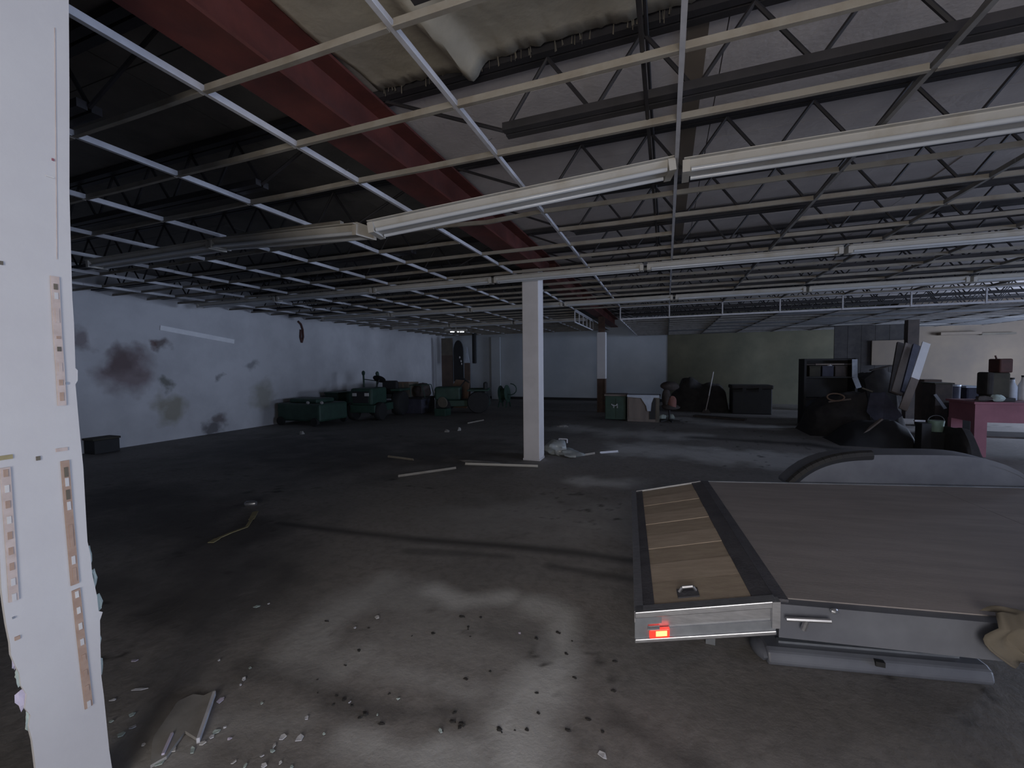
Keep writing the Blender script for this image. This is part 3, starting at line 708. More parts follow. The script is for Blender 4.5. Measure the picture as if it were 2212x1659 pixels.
# ------------------------------------------------------------------ far left corner: boarded booth
def rc(x0, y0, x1, y1, Y):
    a = ony(x0, y0, Y); b_ = ony(x1, y1, Y); return a.x, a.z, b_.x, b_.z
Y = 17.6
t = thing('corner_booth', 'brown boarded booth with an arched dark opening in the far left corner', 'booth', (-9.2, Y+.3, 0))
x0, z0, x1, z1 = rc(953, 731, 979, 868, Y); MB().box((x0, Y, 0), (x1, Y+.06, min(z0, 3.0))).build('side_panel', 'brown_board', t)
MB().box((x0+.02, Y-.02, rc(953, 768, 979, 770, Y)[1]), (x1-.0, Y, min(z0, 3.0))).build('upper_board', 'tan', t)
xa, _, xb, _ = rc(1003, 735, 1015, 815, Y); zz = ony(1009, 784, Y).z
MB().box((xb-.28, Y, 0), (xb, Y+.06, zz)).build('side_panel', 'brown_board', t)
MB().prism([(xb-.27, Y+.02, zz), (xb-.02, Y+.02, zz), (xb-.14, Y+.02, zz+.75)], (0, .03, 0)).build('pointed_board', 'pale_blue', t)
xc, _, xd, _ = rc(979, 735, 1001, 815, Y); ztop = ony(990, 735, Y).z; zs = ztop-.5; r = (xd-xc)/2; cx_ = (xc+xd)/2
arch = [Vector((xc, Y-.01, .9)), Vector((xd, Y-.01, .9)), Vector((xd, Y-.01, zs))]+[Vector((cx_+r*math.cos(k*math.pi/10), Y-.01, zs+.5*math.sin(k*math.pi/10))) for k in range(1, 10)]+[Vector((xc, Y-.01, zs))]
MB().prism(arch, (0, .05, 0)).build('dark_opening', 'black', t)
for q in ((993, 772), (996, 780), (997, 786)): u = ony(*q, Y-.02); MB().blob(u, (.03, .015, .05), int(q[0]), .2, 8, 6).build('glint', 'pale', t)
xe_, ze, xf, zg = rc(1013, 732, 1021, 785, Y)
tag(MB().box((xe_, Y+.3, zg), (xf, Y+.45, ZR-.005)).build('hanging_pipe', 'black', bevel=.03), 'short black pipe hanging from the ceiling beside the corner booth', 'pipe')
tag(MB().box((-8.0, YB-.15, 0), (-7.55, YB-.035, 3.0)).build('pilaster', 'back_paint'), 'shallow pilaster on the pale back wall beside the booth', 'pilaster')

# cardboard, round tan lid and green machine parts in front of the booth
Yc = 14.6
a = ony(985, 820, Yc); b_ = ony(1014, 822, Yc); c = ony(1008, 868, Yc); d_ = ony(970, 866, Yc); e_ = ony(978, 832, Yc)
c.z = d_.z = 0
tag(MB().prism([d_, c, b_, a, e_], (0, .04, 0)).build('cardboard_sheet', 'cardboard'), 'pinkish brown cardboard sheet propped before the corner booth', 'cardboard')
def mower(org, rz, label, m='green_dark', s=1.0, seed=0):
    t = thing('garden_tractor', label, 'tractor', tuple(org))
    R = rotz(rz); W = lambda x, y, z: Vector(org)+R @ Vector((x*s, y*s, z*s))
    def bx(a, b_, nm, mm, par=t, bev=.02):
        o = MB(); x0, y0, z0 = a; x1, y1, z1 = b_
        o.add([W(*p) for p in ((x0,y0,z0),(x1,y0,z0),(x1,y1,z0),(x0,y1,z0),(x0,y0,z1),(x1,y0,z1),(x1,y1,z1),(x0,y1,z1))], [(0,3,2,1),(4,5,6,7),(0,1,5,4),(1,2,6,5),(2,3,7,6),(3,0,4,7)])
        return o.build(nm, mm, par, bevel=bev)
    bx((-.9, -.35, .22), (.85, .35, .42), 'chassis', m)
    hd = bx((.05, -.30, .42), (.9, .30, .86), 'hood', m, bev=.06)
    bx((.9, -.22, .48), (.92, .22, .78), 'grille', 'black', hd)
    for s_ in (-1, 1): bx((.905, s_*.17-.06, .66), (.925, s_*.17+.06, .74), 'headlamp', 'pale', hd, .005)
    bx((-.75, -.25, .5), (-.3, .25, .62), 'seat', 'black'); bx((-.82, -.24, .6), (-.70, .24, 1.0), 'seat_back', 'black', bev=.05)
    MB().tube(W(.12, 0, .8), W(-.08, 0, 1.05), .02*s, n=8).build('steering_column', 'black', t)
    MB().lathe(W(-.09, 0, 1.06), [(.15*s, 0), (.18*s, .015), (.15*s, .03)], 16, tuple(R @ Vector((-.6, 0, .8)))).build('steering_wheel', 'black', t, smooth=True)
    for x, y, r_, w_ in ((-.55, -.5, .36, .24), (-.55, .28, .36, .24), (.6, -.45, .24, .15), (.6, .30, .24, .15)):
        MB().lathe(W(x, y, r_), [(.5*r_*s, 0), (.93*r_*s, .0), (r_*s, .04*s), (r_*s, (w_-.04)*s), (.93*r_*s, w_*s), (.5*r_*s, w_*s)], 20, tuple(R @ Vector((0, 1, 0)))).build('wheel', 'black_rubber', t, smooth=True)
    for s_ in (-1, 1): bx((-.9, s_*.42-.15, .72), (-.2, s_*.42+.15, .78), 'fender', m)
    return t
# bench-like green machine by the left wall
t = thing('mower_deck', 'low dark green mower deck standing against the left wall', 'machine', (-9.9, 9.6, 0))
x0 = onz(640, 905, 0)
MB().box((-10.45, 8.9, .12), (-8.9, 10.0, .62)).build('body', 'green_dark', t, bevel=.06)
MB().box((-10.2, 9.1, .62), (-9.2, 9.8, .74)).build('cover', 'green_dark', t, bevel=.04)
for x, y in ((-10.3, 8.85), (-9.05, 8.85), (-10.3, 9.95), (-9.05, 9.95)): MB().lathe((x, y, .12), [(.05, 0), (.12, .0), (.12, .09), (.05, .09)], 14, (0, 1, 0)).build('wheel', 'black_rubber', t, smooth=True)
for q in (665, 695): u = ony(q, 870, 8.89); MB().blob(u, (.06, .015, .04), q, .1, 8, 6).build('lamp', 'pale', t)
tr = mower((-8.7, 11.15, 0), math.radians(-80), 'dark green tractor with two lamp posts joined by a bar, by the left wall', s=1.15)
Yl = 11.5
pa = ony(787, 850, Yl); pb = ony(785, 806, Yl); pc = ony(814, 850, Yl); pd = ony(815, 808, Yl)
MB().tube(pa, pb, .03, n=8).build('lamp_post', 'green_dark', tr); MB().tube(pc, pd, .03, n=8).build('lamp_post', 'green_dark', tr)
MB().blob(pb, (.06, .05, .085), 8, .1, 10, 8).build('post_lamp', 'green_dark', tr); MB().blob(pd, (.06, .05, .09), 9, .1, 10, 8).build('post_lamp', 'green_dark', tr)
MB().tube(pa.lerp(pb, .7), pc.lerp(pd, .65), .015, n=6).build('cross_bar', 'green_dark', tr)
t = thing('green_crate', 'dark green crate between the mower deck and the tractor', 'crate', (-9.7, 10.9, 0))
MB().box((-10.3, 10.55, 0), (-9.75, 11.2, .78)).build('body', 'green_dark', t, bevel=.02); MB().box((-10.32, 10.53, .78), (-9.73, 11.22, .83)).build('lid', 'green_dark', t, bevel=.015)

# tan cardboard carton on dark bin
Yb = 12.4
x0, z0, x1, z1 = rc(843, 826, 884, 858, Yb)
t = thing('carton', 'tan cardboard carton standing on the dark bin by the left wall', 'carton', ((x0+x1)/2, Yb+.3, z1))
MB().box((x0, Yb, z1), (x1, Yb+.6, z0)).build('body', 'tan', t, bevel=.01)
MB().box((x0+.0, Yb-.012, z0-.02), (x1, Yb+.3, z0+.012)).build('flap', 'cardboard', t); MB().box(((x0+x1)/2+.12, Yb-.006, z1), ((x0+x1)/2+.16, Yb, z0)).build('tape', 'cardboard', t)
t = thing('storage_bin', 'dark blue-black bin with a wire frame under the tan carton', 'bin', ((x0+x1)/2+.2, Yb+.4, 0))
x2 = ony(918, 850, Yb).x
MB().box((x0+.05, Yb-.05, 0), (x2-.1, Yb+.8, z1)).build('body', 'clutter_blue', t, bevel=.03)
MB().box((x0+.02, Yb-.08, z1-.06), (x2-.06, Yb+.83, z1-.002)).build('rim', 'black', t, bevel=.01)
o = MB(); zt_ = ony(915, 832, Yb).z
pts = [(x1+.05, Yb, z1), (x1+.05, Yb, zt_), (x2-.12, Yb, zt_), (x2, Yb, z1)]; o.path([Vector(p) for p in pts], .014, 6)
o.path([Vector(p)+Vector((0, .6, 0)) for p in pts], .014, 6); o.tube((x1+.05, Yb, zt_), (x1+.05, Yb+.6, zt_), .014, n=6); o.tube((x2-.12, Yb, zt_), (x2-.12, Yb+.6, zt_), .014, n=6); o.build('wire_frame', 'green_dark', t)
MB().blob((x1+.3, Yb+.35, z1+.22), (.32, .26, .26), 14, .15, 16, 10, z1).build('dark_sack', 'clutter_brown', t, smooth=True)
u = ony(875, 868, Yb-.06); MB().blob(u, (.06, .02, .05), 15, .1, 8, 6).build('label_plate', 'pale', t)
# pile under the booth
mower((-6.75, 13.3, 0), math.radians(200), 'dark green garden tractor in front of the corner booth', s=1.05)
u = ony(956, 869, 12.2); tag(MB().box((u.x-.2, 12.0, 0), (u.x+.2, 12.4, u.z-.2)).build('low_crate', 'green_dark', bevel=.01), 'low dark green crate under the round tan lid', 'crate'); tag(MB().lathe(u, [(.0, -.03), (.17, -.03), (.19, 0), (.17, .03), (.0, .03)], 20, (0, 1, .2)).build('round_lid', 'tan', smooth=True), 'round tan lid leaning on the machine below the booth', 'lid')
t = thing('hose_reel', 'dark green hose reel on a stand right of the propped cardboard', 'hose reel', (-5.95, 15.3, 0))
MB().lathe((-6.1, 15.3, .5), [(.08, 0), (.34, .0), (.34, .02), (.22, .03), (.22, .25), (.34, .26), (.34, .28), (.08, .28)], 22, (1, 0, .1)).build('drum', 'green_dark', t, smooth=True)
o = MB(); o.bar((-6.12, 15.05, 0), (-6.08, 15.3, .5), .04, .04); o.bar((-6.12, 15.55, 0), (-6.08, 15.3, .5), .04, .04); o.bar((-5.8, 15.05, 0), (-5.8, 15.3, .5), .04, .04); o.bar((-5.8, 15.55, 0), (-5.8, 15.3, .5), .04, .04); o.build('stand', 'green_dark', t)
MB().path([Vector((-5.7+.25*math.sin(k*.5), 15.3, .75+.22*math.cos(k*.5)-.05)) for k in range(9)], .02, 6).build('handle', 'green_dark', t)

# ------------------------------------------------------------------ floor litter
def tee_piece(px0, px1, label, m='pale', w=.028):
    a = onz(*px0, .012); b_ = onz(*px1, .012); o = MB(); o.bar(a, b_, w, .008); o.bar(a+Vector((0, 0, .014)), b_+Vector((0, 0, .014)), .006, .03)
    return tag(o.build('fallen_tee', m), label, 'metal strip', 'fallen grid tees on the floor')
tee_piece((1005, 1003), (1162, 1008), 'long pale tee lying on the floor in front of the near column', 'fixture_white', .045)
tee_piece((838, 987), (893, 994), 'short dull tee on the dark floor left of the near column', 'dirty_tee')
tee_piece((1296, 979), (1335, 976), 'short bright tee on the floor right of the near column', 'white_tee', .05)
tee_piece((1235, 988), (1285, 980), 'thin bent tee beside the plastic bag by the column', 'dirty_tee')
tee_piece((985, 1012), (860, 1030), 'thin dull strip trailing left along the floor from the column', 'dirty_tee', .02)
tee_piece((1010, 915), (1045, 908), 'thin pale strip far off on the floor before the green tractor', 'dirty_tee', .04)
a = onz(1200, 988, 0)
t = thing('plastic_bag', 'crumpled clear plastic bag at the foot of the near column', 'bag', (a.x, a.y, 0))
MB().blob((a.x-.05, a.y+.25, .12), (.17, .18, .14), 91, .2, 18, 12, 0).build('bulge', 'plastic_clear', t, smooth=True)
MB().blob((a.x+.2, a.y+.2, .05), (.24, .16, .07), 92, .25, 18, 10, 0).build('spread', 'plastic_clear', t, smooth=True)
o = MB(); q = onz(1190, 952, 0.25); q = Vector((a.x-.02, a.y+.35, .0)); o.path([q+Vector(v) for v in ((0, 0, .22), (.0, 0, .27), (.15, 0, .27), (.15, 0, .2))], .012, 6); o.build('handle', 'paper', t)
def heap(px, py, r, label, m, seed, name='rubble_heap', cat='rubble'):
    c = onz(px, py, 0); return tag(MB().blob((c.x, c.y, 0), r, seed, .25, 18, 10, 0).build(name, m, smooth=True), label, cat)
heap(1045, 1000, (.38, .10, .03), 'low grey heap of plaster crumbs behind the long pale tee', 'drywall_piece', 33)
# yellow strap and can
pts = [(455, 1172), (470, 1163), (500, 1150), (533, 1138), (543, 1122), (552, 1105)]
o = MB(); pw = [onz(x, y, .008) for x, y in pts]
for k, (a, b_) in enumerate(zip(pw, pw[1:])): o.bar(a, b_, .055 if k in (0, 4) else .03, .006)
tag(o.build('strap', 'yellow_strap'), 'yellowish strap lying crooked on the dark floor', 'strap')
a = onz(541, 1088, .03)
t = thing('drink_can', 'small shiny can lying on the dark floor beyond the strap', 'can', (a.x, a.y, 0))
dv = Vector((.9, .5, 0)).normalized()
MB().lathe(a-dv*.06, [(.02, 0), (.03, .01), (.033, .02), (.033, .10), (.026, .12), (.0, .122)], 14, tuple(dv)).build('body', 'aluminium', t, smooth=True)
MB().lathe(a+dv*.062, [(.024, 0), (.024, .004)], 12, tuple(dv)).build('rim', 'aluminium', t)
# broken drywall board near the partition
w = [(330, 1600), (385, 1520), (418, 1505), (440, 1508), (465, 1496), (448, 1548), (427, 1602), (400, 1585), (360, 1640), (325, 1660)]
pw = [onz(x, y, .004) for x, y in w]
t = thing('broken_board', 'broken piece of grey drywall lying on the floor near the partition', 'board', tuple(pw[2]))
MB().prism(pw[:8]+pw[8:], (0, 0, .014)).build('sheet', 'drywall_piece', t)
MB().bar(onz(463, 1498, .014), onz(428, 1600, .014), .012, .024).build('torn_edge', 'paper', t)
MB().bar(onz(372, 1585, .02), onz(352, 1630, .02), .010, .012).build('torn_edge', 'paper_lilac', t)
# chips of paper and plaster
CH = [(300, 1490, 40, 5), (290, 1428, 16, 7), (285, 1545, 14, 9), (286, 1572, 22, 7), (262, 1588, 18, 10), (400, 1553, 10, 7), (478, 1513, 18, 12), (466, 1582, 24, 8), (438, 1606, 18, 9), (458, 1593, 12, 9), (485, 1572, 9, 5), (496, 1597, 10, 6), (368, 1620, 38, 12), (342, 1650, 26, 12), (415, 1622, 10, 18), (505, 1648, 12, 10), (530, 1655, 10, 9), (570, 1655, 12, 10), (565, 1520, 8, 5), (527, 1468, 12, 6), (540, 1444, 8, 5), (555, 1311, 16, 5), (580, 1305, 9, 4), (815, 1334, 12, 10), (767, 1357, 8, 5), (860, 1510, 8, 7), (755, 1518, 5, 5), (663, 1551, 14, 9), (610, 1594, 18, 12), (647, 1595, 26, 14), (592, 1612, 9, 10), (588, 1624, 12, 8), (566, 1634, 7, 6), (952, 1580, 10, 9), (1301, 1633, 18, 20), (1122, 1368, 6, 5), (815, 1545, 6, 4), (700, 1586, 10, 4), (630, 1658, 10, 6), (606, 1649, 9, 6), (245, 1513, 20, 5), (240, 1560, 10, 6), (310, 1610, 9, 6), (520, 1480, 8, 4), (473, 1427, 6, 4)]
g = np.random.default_rng(9)
near_what = {0: 'near the partition foot', 1: 'in the lower left litter', 2: 'on the pale dust patch'}
for k, (px, py, sw, sh) in enumerate(CH):
    c = onz(px, py, .004); mpp = (c-ORG).dot(FW)/F; rx = sw*mpp*.45; ry = max(sh*mpp*.45/.6, .003); n = 5; a0 = g.uniform(0, 6)
    ang = math.radians(20+g.uniform(-15, 45)) if sw > 12 else g.uniform(0, 3)
    pl = [Vector((rx*math.cos(a0+2*math.pi*i/n)*g.uniform(.45, 1.15), ry*math.sin(a0+2*math.pi*i/n)*g.uniform(.7, 1.1), g.uniform(0, .004))) for i in range(n)]
    o = MB().prism([c+rotz(ang) @ v for v in pl], (0, 0, .003))
    zone = 0 if px < 420 else 1 if px < 720 else 2
    tag(o.build('litter_chip', random.choice(['paper', 'paper', 'paper_lilac', 'pale', 'paper_torn'])), 'pale chip of torn paper or plaster on the floor ' + near_what[zone], 'chip', 'pale chips littering the floor ' + near_what[zone])
g = np.random.default_rng(19)
for k in range(44):
    px = g.uniform(660, 1360); py = g.uniform(1330, 1600) if k < 45 else g.uniform(1560, 1650)
    c = onz(px, py, .0); r = g.uniform(.004, .011)
    tag(MB().blob((c.x, c.y, r*.25), (r*g.uniform(1, 1.8), r, r*.5), int(g.integers(999)), .25, 7, 5, 0).build('dirt_crumb', 'grit'), 'dark crumb of dirt on the pale dusty floor', 'dirt', 'dark crumbs on the dusty floor')
# faint bits in the far dark
for k, (px, py, sx, sy_) in enumerate([(965, 933, 14, 8), (992, 930, 5, 10), (652, 938, 8, 10), (770, 890, 22, 8), (820, 890, 28, 5), (1215, 922, 30, 5)]):
    c = onz(px, py, 0); mpp = (c-ORG).dot(FW)/F
    tag(MB().blob((c.x, c.y, 0), (sx*mpp*.5, .05, sy_*mpp*.7), 500+k, .25, 10, 6, 0).build('scrap', 'drywall_piece'), 'dim scrap on the floor %s' % ['below the corner booth, left of an upright bit', 'standing up below the corner booth', 'beside the mower deck by the left wall', 'before the dark machine, left of a longer one', 'long and low before the dark machine', 'behind the near column'][k], 'scrap')

# ------------------------------------------------------------------ clutter on the right
# desk with white cloth
Yd = 12.3
x0, z0, x1, z1 = rc(1355, 855, 1424, 915, Yd)
t = thing('wooden_cabinet', 'low wooden cabinet with a white cloth hanging over its front', 'cabinet', ((x0+x1)/2, Yd+.3, 0))
MB().box((x0, Yd, 0), (x1, Yd+.55, z0-.02)).build('body', 'wood_grey', t, bevel=.008)
MB().box((x0-.03, Yd-.03, z0-.02), (x1+.03, Yd+.58, z0+.02)).build('top', 'clutter_brown', t, bevel=.006)
xm = x0+(x1-x0)*.60
MB().box((x0+.04, Yd-.015, .08), (xm-.03, Yd, z0-.06)).build('door', 'wood_grey', t, bevel=.004)
MB().box((xm+.08, Yd-.012, .08), (x1-.1, Yd, z0-.06)).build('open_bay', 'black', t)
MB().box((x1-.08, Yd-.014, .02), (x1, Yd, z0-.03)).build('frame_stile', 'tan', t)
cl = MB(); za = z0+.024; cl.prism([(x0+.0, Yd-.05, za), (x1, Yd-.05, za), (x1, Yd-.05, za-.07), (xm+.2, Yd-.05, za-.06), (xm+.14, Yd-.05, za-.22), (xm+.12, Yd-.05, za-.44), (xm+.03, Yd-.05, za-.44), (xm, Yd-.05, za-.30), (xm-.14, Yd-.05, za-.08), (x0, Yd-.05, za-.05)], (0, .012, 0)); cl.box((x0, Yd-.05, za), (x1, Yd+.3, za+.008))
tag(cl.build('cloth', 'pale_blue'), 'white cloth draped over the low wooden cabinet', 'cloth')
xq = ony(1308, 880, Yd+.2).x
t = thing('green_cupboard', 'dark green cupboard between the far column and the wooden cabinet', 'cupboard', ((xq+x0)/2, Yd+.4, 0))
MB().box((xq, Yd+.1, .03), (x0-.05, Yd+.7, z0-.02)).build('body', 'green_dark', t, bevel=.01)
MB().box((xq-.02, Yd+.08, z0-.02), (x0-.04, Yd+.72, z0+.03)).build('top', 'wood_grey', t, bevel=.006)
for k in range(2):
    w_ = (x0-.05-xq)/2; dr = MB().box((xq+.02+k*w_, Yd+.085, .08), (xq+w_-.02+k*w_, Yd+.1, z0-.08)).build('door', 'green_dark', t); MB().box((xq+w_*(.8 if k == 0 else 1.15), Yd+.07, z0*.5), (xq+w_*(.8 if k == 0 else 1.15)+.03, Yd+.085, z0*.5+.1)).build('handle', 'steel_dull', dr)
u = ony(1327, 872, Yd+.07); MB().path([u+Vector((.08*math.cos(k*.5), 0, -.06*math.sin(k*.5))) for k in range(7)], .012, 6).build('pale_cord', 'paper', t)
# pedestal stool with dark seat and a pink bag
cx_ = ony(1446, 880, Yd+.1).x
t = thing('pedestal_chair', 'dark padded chair on a pedestal right of the wooden cabinet', 'chair', (cx_, Yd+.2, 0))
MB().blob((cx_, Yd+.25, 1.0), (.27, .2, .13), 21, .08, 16, 10).build('backrest', 'clutter_brown', t, smooth=True)
MB().blob((cx_-.08, Yd+.2, .68), (.11, .18, .28), 22, .08, 14, 10).build('cushion', 'clutter_brown', t, smooth=True)
MB().blob((cx_+.02, Yd+.22, .42), (.26, .24, .09), 23, .06, 16, 8).build('seat', 'clutter_brown', t, smooth=True)
MB().tube((cx_, Yd+.2, .05), (cx_, Yd+.2, .4), .03, n=8).build('pedestal', 'black', t)
o = MB()
for k in range(5): an = k*2*math.pi/5; o.bar((cx_, Yd+.2, .06), (cx_+.28*math.cos(an), Yd+.2+.28*math.sin(an), .03), .05, .04)
o.build('star_base', 'black', t)
bg = ony(1453, 870, Yd+.05); bt = tag(MB().blob(bg, (.10, .07, .19), 24, .08, 14, 10).build('hanging_bag', 'rose', smooth=True), 'pinkish bag hanging on the right side of the dark chair', 'bag')
for px, py, s_ in ((1432, 906, .10), (1450, 905, .09)):
    u = onz(px, py, 0); tag(MB().blob((u.x, u.y-.05, .06), (s_, .07, .09), px, .2, 10, 7, 0).build('crumpled_paper', 'paper_torn'), 'crumpled pale paper on the floor %s' % ('under the dark chair, left one' if px < 1440 else 'under the pinkish bag'), 'paper')
# broom leaning
a = onz(1524, 893, 0); b_ = ony(1541, 803, a.y+.25)
t = thing('broom', 'thin pale broom handle standing upright before the olive wall', 'broom', tuple(a))
m_ = a.lerp(b_, .42); MB().tube(m_, b_, .017, n=8).build('handle', 'pale', t); MB().tube(a+Vector((0, 0, .1)), m_, .018, n=8).build('lower_handle', 'wood_grey', t)
MB().prism([a+Vector((-.12, 0, 0)), a+Vector((.16, 0, 0)), a+Vector((.08, .0, .14)), a+Vector((-.06, 0, .14))], (0, .05, 0)).build('bristles', 'clutter_brown', t)
# mound of dark sacks and covered furniture along the olive wall
def pile(label, items, name='dark_sack', cat='sack', m='clutter_brown', group='dark heap along the olive wall'):
    for k, (x, y, z, rx, ry, rz) in enumerate(items):
        tag(MB().blob((x, y, z), (rx, ry, rz), int(abs(x*97+y*31+k)), .16, 18, 12, max(0, z-rz*.8)).build(name, m, smooth=True), label[k], cat, group)
def atx(px, py, Y): return ony(px, py, Y)
Y = 15.2
def mound(name, label, cat, m, prof, Y0, Y1, seed, group=None):
    g = np.random.default_rng(seed); nx_, ny_ = 44, 18
    pts = [ony(px, py, Y0) for px, py in prof]; xs = [p.x for p in pts]; zs = [max(p.z, 0) for p in pts]
    X = np.linspace(xs[0], xs[-1], nx_); H = np.interp(X, xs, zs); ph = g.uniform(0, 6.3, 8); vs = []; fs = []
    for j in range(ny_):
        v = j/(ny_-1); y = Y0-.35*(1-v)**2+(Y1-Y0)*v; env = min(1, (v/.22))**.6*min(1, (1-v)/.25)**.6
        for i in range(nx_):
            x = X[i]; lump = 1+.10*math.sin(5*x+ph[0]+2*y)+.08*math.sin(9*x+ph[1]-5*y)+.06*math.sin(15*x+ph[2]+9*y)*math.sin(11*y+ph[3])
            vs.append((x, y, max(0, H[i]*env*(.93+.35*(lump-1)) if 0 < i < nx_-1 else 0)))
    for j in range(ny_-1):
        for i in range(nx_-1): a = j*nx_+i; fs.append((a, a+1, a+nx_+1, a+nx_))
    o = MB(); o.add(vs, fs); return tag(o.build(name, m, smooth=True), label, cat, group)
mound('covered_pile', 'dark cloth-covered pile between the chair and the black chest', 'pile', 'heap_dark', [(1446, 905), (1450, 850), (1466, 838), (1474, 818), (1490, 812), (1506, 822), (1520, 828), (1535, 822), (1556, 828), (1568, 838), (1574, 905)], 15.7, 16.9, 61)
x0, z0, x1, z1 = rc(1582, 832, 1668, 890, 15.0)
t = thing('chest', 'black oblong chest against the olive wall right of the dark heap', 'chest', ((x0+x1)/2, 15.3, 0))
MB().box((x0, 15, .0), (x1, 15.7, z0-.12)).build('body', 'black', t, bevel=.03); MB().box((x0-.03, 14.97, z0-.12), (x1+.03, 15.73, z0)).build('lid', 'heap_dark', t, bevel=.03)
for s_ in (.3, .7): MB().box((x0+(x1-x0)*s_-.05, 14.95, z0-.2), (x0+(x1-x0)*s_+.05, 14.98, z0-.08)).build('latch', 'black', t)
a = onz(1500, 900, 0); tag(MB().bar((a.x, a.y, .03), (a.x+1.3, a.y-.6, .03), .22, .05).build('dark_board', 'clutter_brown'), 'dark board flat on the floor at the broom foot', 'board')
# tall dark shelf unit
Ys = 12.6
x0, z0, x1, z1 = rc(1738, 775, 1850, 930, Ys)
t = thing('shelf_unit', 'tall black shelf unit with one pale shelf edge', 'shelf', ((x0+x1)/2, Ys+.3, 0))
for xx in (x0, x1-.05): MB().box((xx, Ys, 0), (xx+.05, Ys+.5, z0)).build('side', 'black', t)
MB().box((x0+.05, Ys+.47, 0), (x1-.05, Ys+.5, z0)).build('back', 'black', t)
for k, zz in enumerate((.12, .7, 1.25, ony(1790, 787, Ys).z, z0-.03)):
    sh = MB().box((x0+.05, Ys+.02, zz-.02), (x1-.05, Ys+.47, zz+.015)).build('shelf', 'black' if k != 3 else 'clutter_brown', t)
    if k == 3: a = ony(1762, 788, Ys); b_ = ony(1824, 786, Ys); MB().box((a.x, Ys+.008, zz-.02), (b_.x, Ys+.02, zz+.02)).build('pale_edge', 'wood_grey', sh)
for k, (px, m_) in enumerate(((1762, 'olive_thing'), (1790, 'clutter_blue'), (1818, 'clutter_brown'))):
    u = ony(px, 822, Ys); tb = thing('storage_box', ['dark olive box on the black shelf, left', 'dark blue box on the black shelf, middle', 'brown box on the black shelf, right'][k], 'box', (u.x, Ys+.2, 1.265), 'boxes on the black shelf')
    MB().box((u.x-.12, Ys+.06, 1.266), (u.x+.12, Ys+.4, 1.5)).build('body', m_, tb, bevel=.01); MB().box((u.x-.125, Ys+.055, 1.5), (u.x+.125, Ys+.405, 1.53)).build('lid', m_, tb)
u = ony(1792, 822, Ys+.04); tag(MB().lathe((u.x, Ys+.06, 1.53), [(.05, 0), (.055, .04), (.045, .06)], 12).build('jar', 'paper', smooth=True), 'little pale jar on the black shelf', 'jar')
a = ony(1846, 776, Ys-.05); b_ = ony(1846, 815, Ys-.05); c = ony(1855, 838, Ys-.05)
o = MB(); o.bar(a, b_, .11, .03, (0, 1, 0)); o.bar(b_, c, .11, .03, (0, 1, 0)); tag(o.build('bent_strip', 'steel_dull'), 'bent blue-grey metal strip hanging beside the black shelf', 'metal strip')
# clutter under / right of the shelf
HG = 'dark covered heaps on the right'
mound('covered_heap', 'dark greenish covered heap in front of the black shelf', 'heap', 'heap_dark', [(1740, 945), (1760, 880), (1800, 855), (1840, 850), (1870, 840), (1880, 945)], 11.3, 12.2, 63, HG)
mound('covered_heap', 'dark brown covered heap below the beige panel', 'heap', 'heap_dark', [(1862, 905), (1868, 812), (1890, 796), (1930, 795), (1944, 905)], 13.4, 14.4, 64, HG)
mound('covered_heap', 'low dark heap in front of the slate-blue board', 'heap', 'black', [(1800, 962), (1840, 925), (1880, 912), (1930, 905), (1960, 918), (1968, 970)], 10.15, 10.85, 65, HG)
mound('covered_heap', 'low dark heap between the green bucket and the pink workbench', 'heap', 'heap_dark', [(2062, 985), (2066, 935), (2074, 918), (2092, 925), (2100, 985)], 9.3, 10.0, 66, HG)
for (p0, p1, Y0, w_, m_, lb) in (((1790, 868), (1838, 862), 11.25, .05, 'wood_grey', 'short brown stick lying on the greenish heap before the shelf'), ((1862, 838), (1885, 846), 11.15, .05, 'tan', 'pale end of a stick poking from the heap right of the shelf'),
                               ((1905, 905), (1860, 940), 10.05, .06, 'wood_grey', 'grey stick leaning on the lowest dark heap'), ((1925, 790), (1880, 800), 13.2, .10, 'clutter_brown', 'brown board edge on top of the heap below the beige panel')):
    a = ony(*p0, Y0); b_ = ony(*p1, Y0-.05); tag(MB().bar(a, b_, w_, .03).build('scrap_stick', m_), lb, 'stick', 'sticks among the dark heaps')
a = ony(1805, 858, 11.2); tag(MB().path([a+Vector((.16*math.cos(k*.45), .05*math.sin(k*.45), .08*math.sin(k*.45))) for k in range(15)], .016, 6).build('hose_coil', 'cardboard', smooth=True), 'loop of brown hose on the greenish heap', 'hose')
# slate blue board leaning on the heap
a = [ony(1880, 850, 11.2), ony(1912, 848, 11.2), ony(1950, 898, 10.9), ony(1905, 925, 10.9), ony(1872, 890, 11.0)]
tag(MB().prism(a, (0, .03, .01)).build('slate_board', 'clutter_blue'), 'slate-blue board lying slanted across the dark heap', 'board')
# beige hung panel, dark header and post, ledge on the beige wall
x0, z0, x1, z1 = rc(1884, 736, 1968, 788, 16.35)
tag(MB().box((x0, 16.35, z1), (x1, 16.398, z0)).build('hung_panel', 'beige_paint'), 'beige panel hanging left of the dark post', 'panel')
xa = ony(1802, 740, 16.4).x; xb = ony(1984, 740, 16.4).x
t = thing('recess_dark_stand_in', 'near-black boards standing in for the dark recess behind the shelf and the beige panel', 'boards', ((xa+xb)/2, 16.4, 0))
for k in range(6): w_ = (xb-xa)/6; MB().box((xa+k*w_+.004, 16.4, 0), (xa+(k+1)*w_-.004, 16.44+.01*(k % 2), 2.78)).build('board', 'heap_dark', t)  # darkness of the recess, made as near-black boards
x0, z0, x1, z1 = rc(1962, 700, 1985, 748, 15.0)
tag(MB().box((x0, 15.0, 0), (x1, 15.2, 2.79)).build('dark_post', 'clutter_brown'), 'dark brown post behind the leaning planks', 'post')
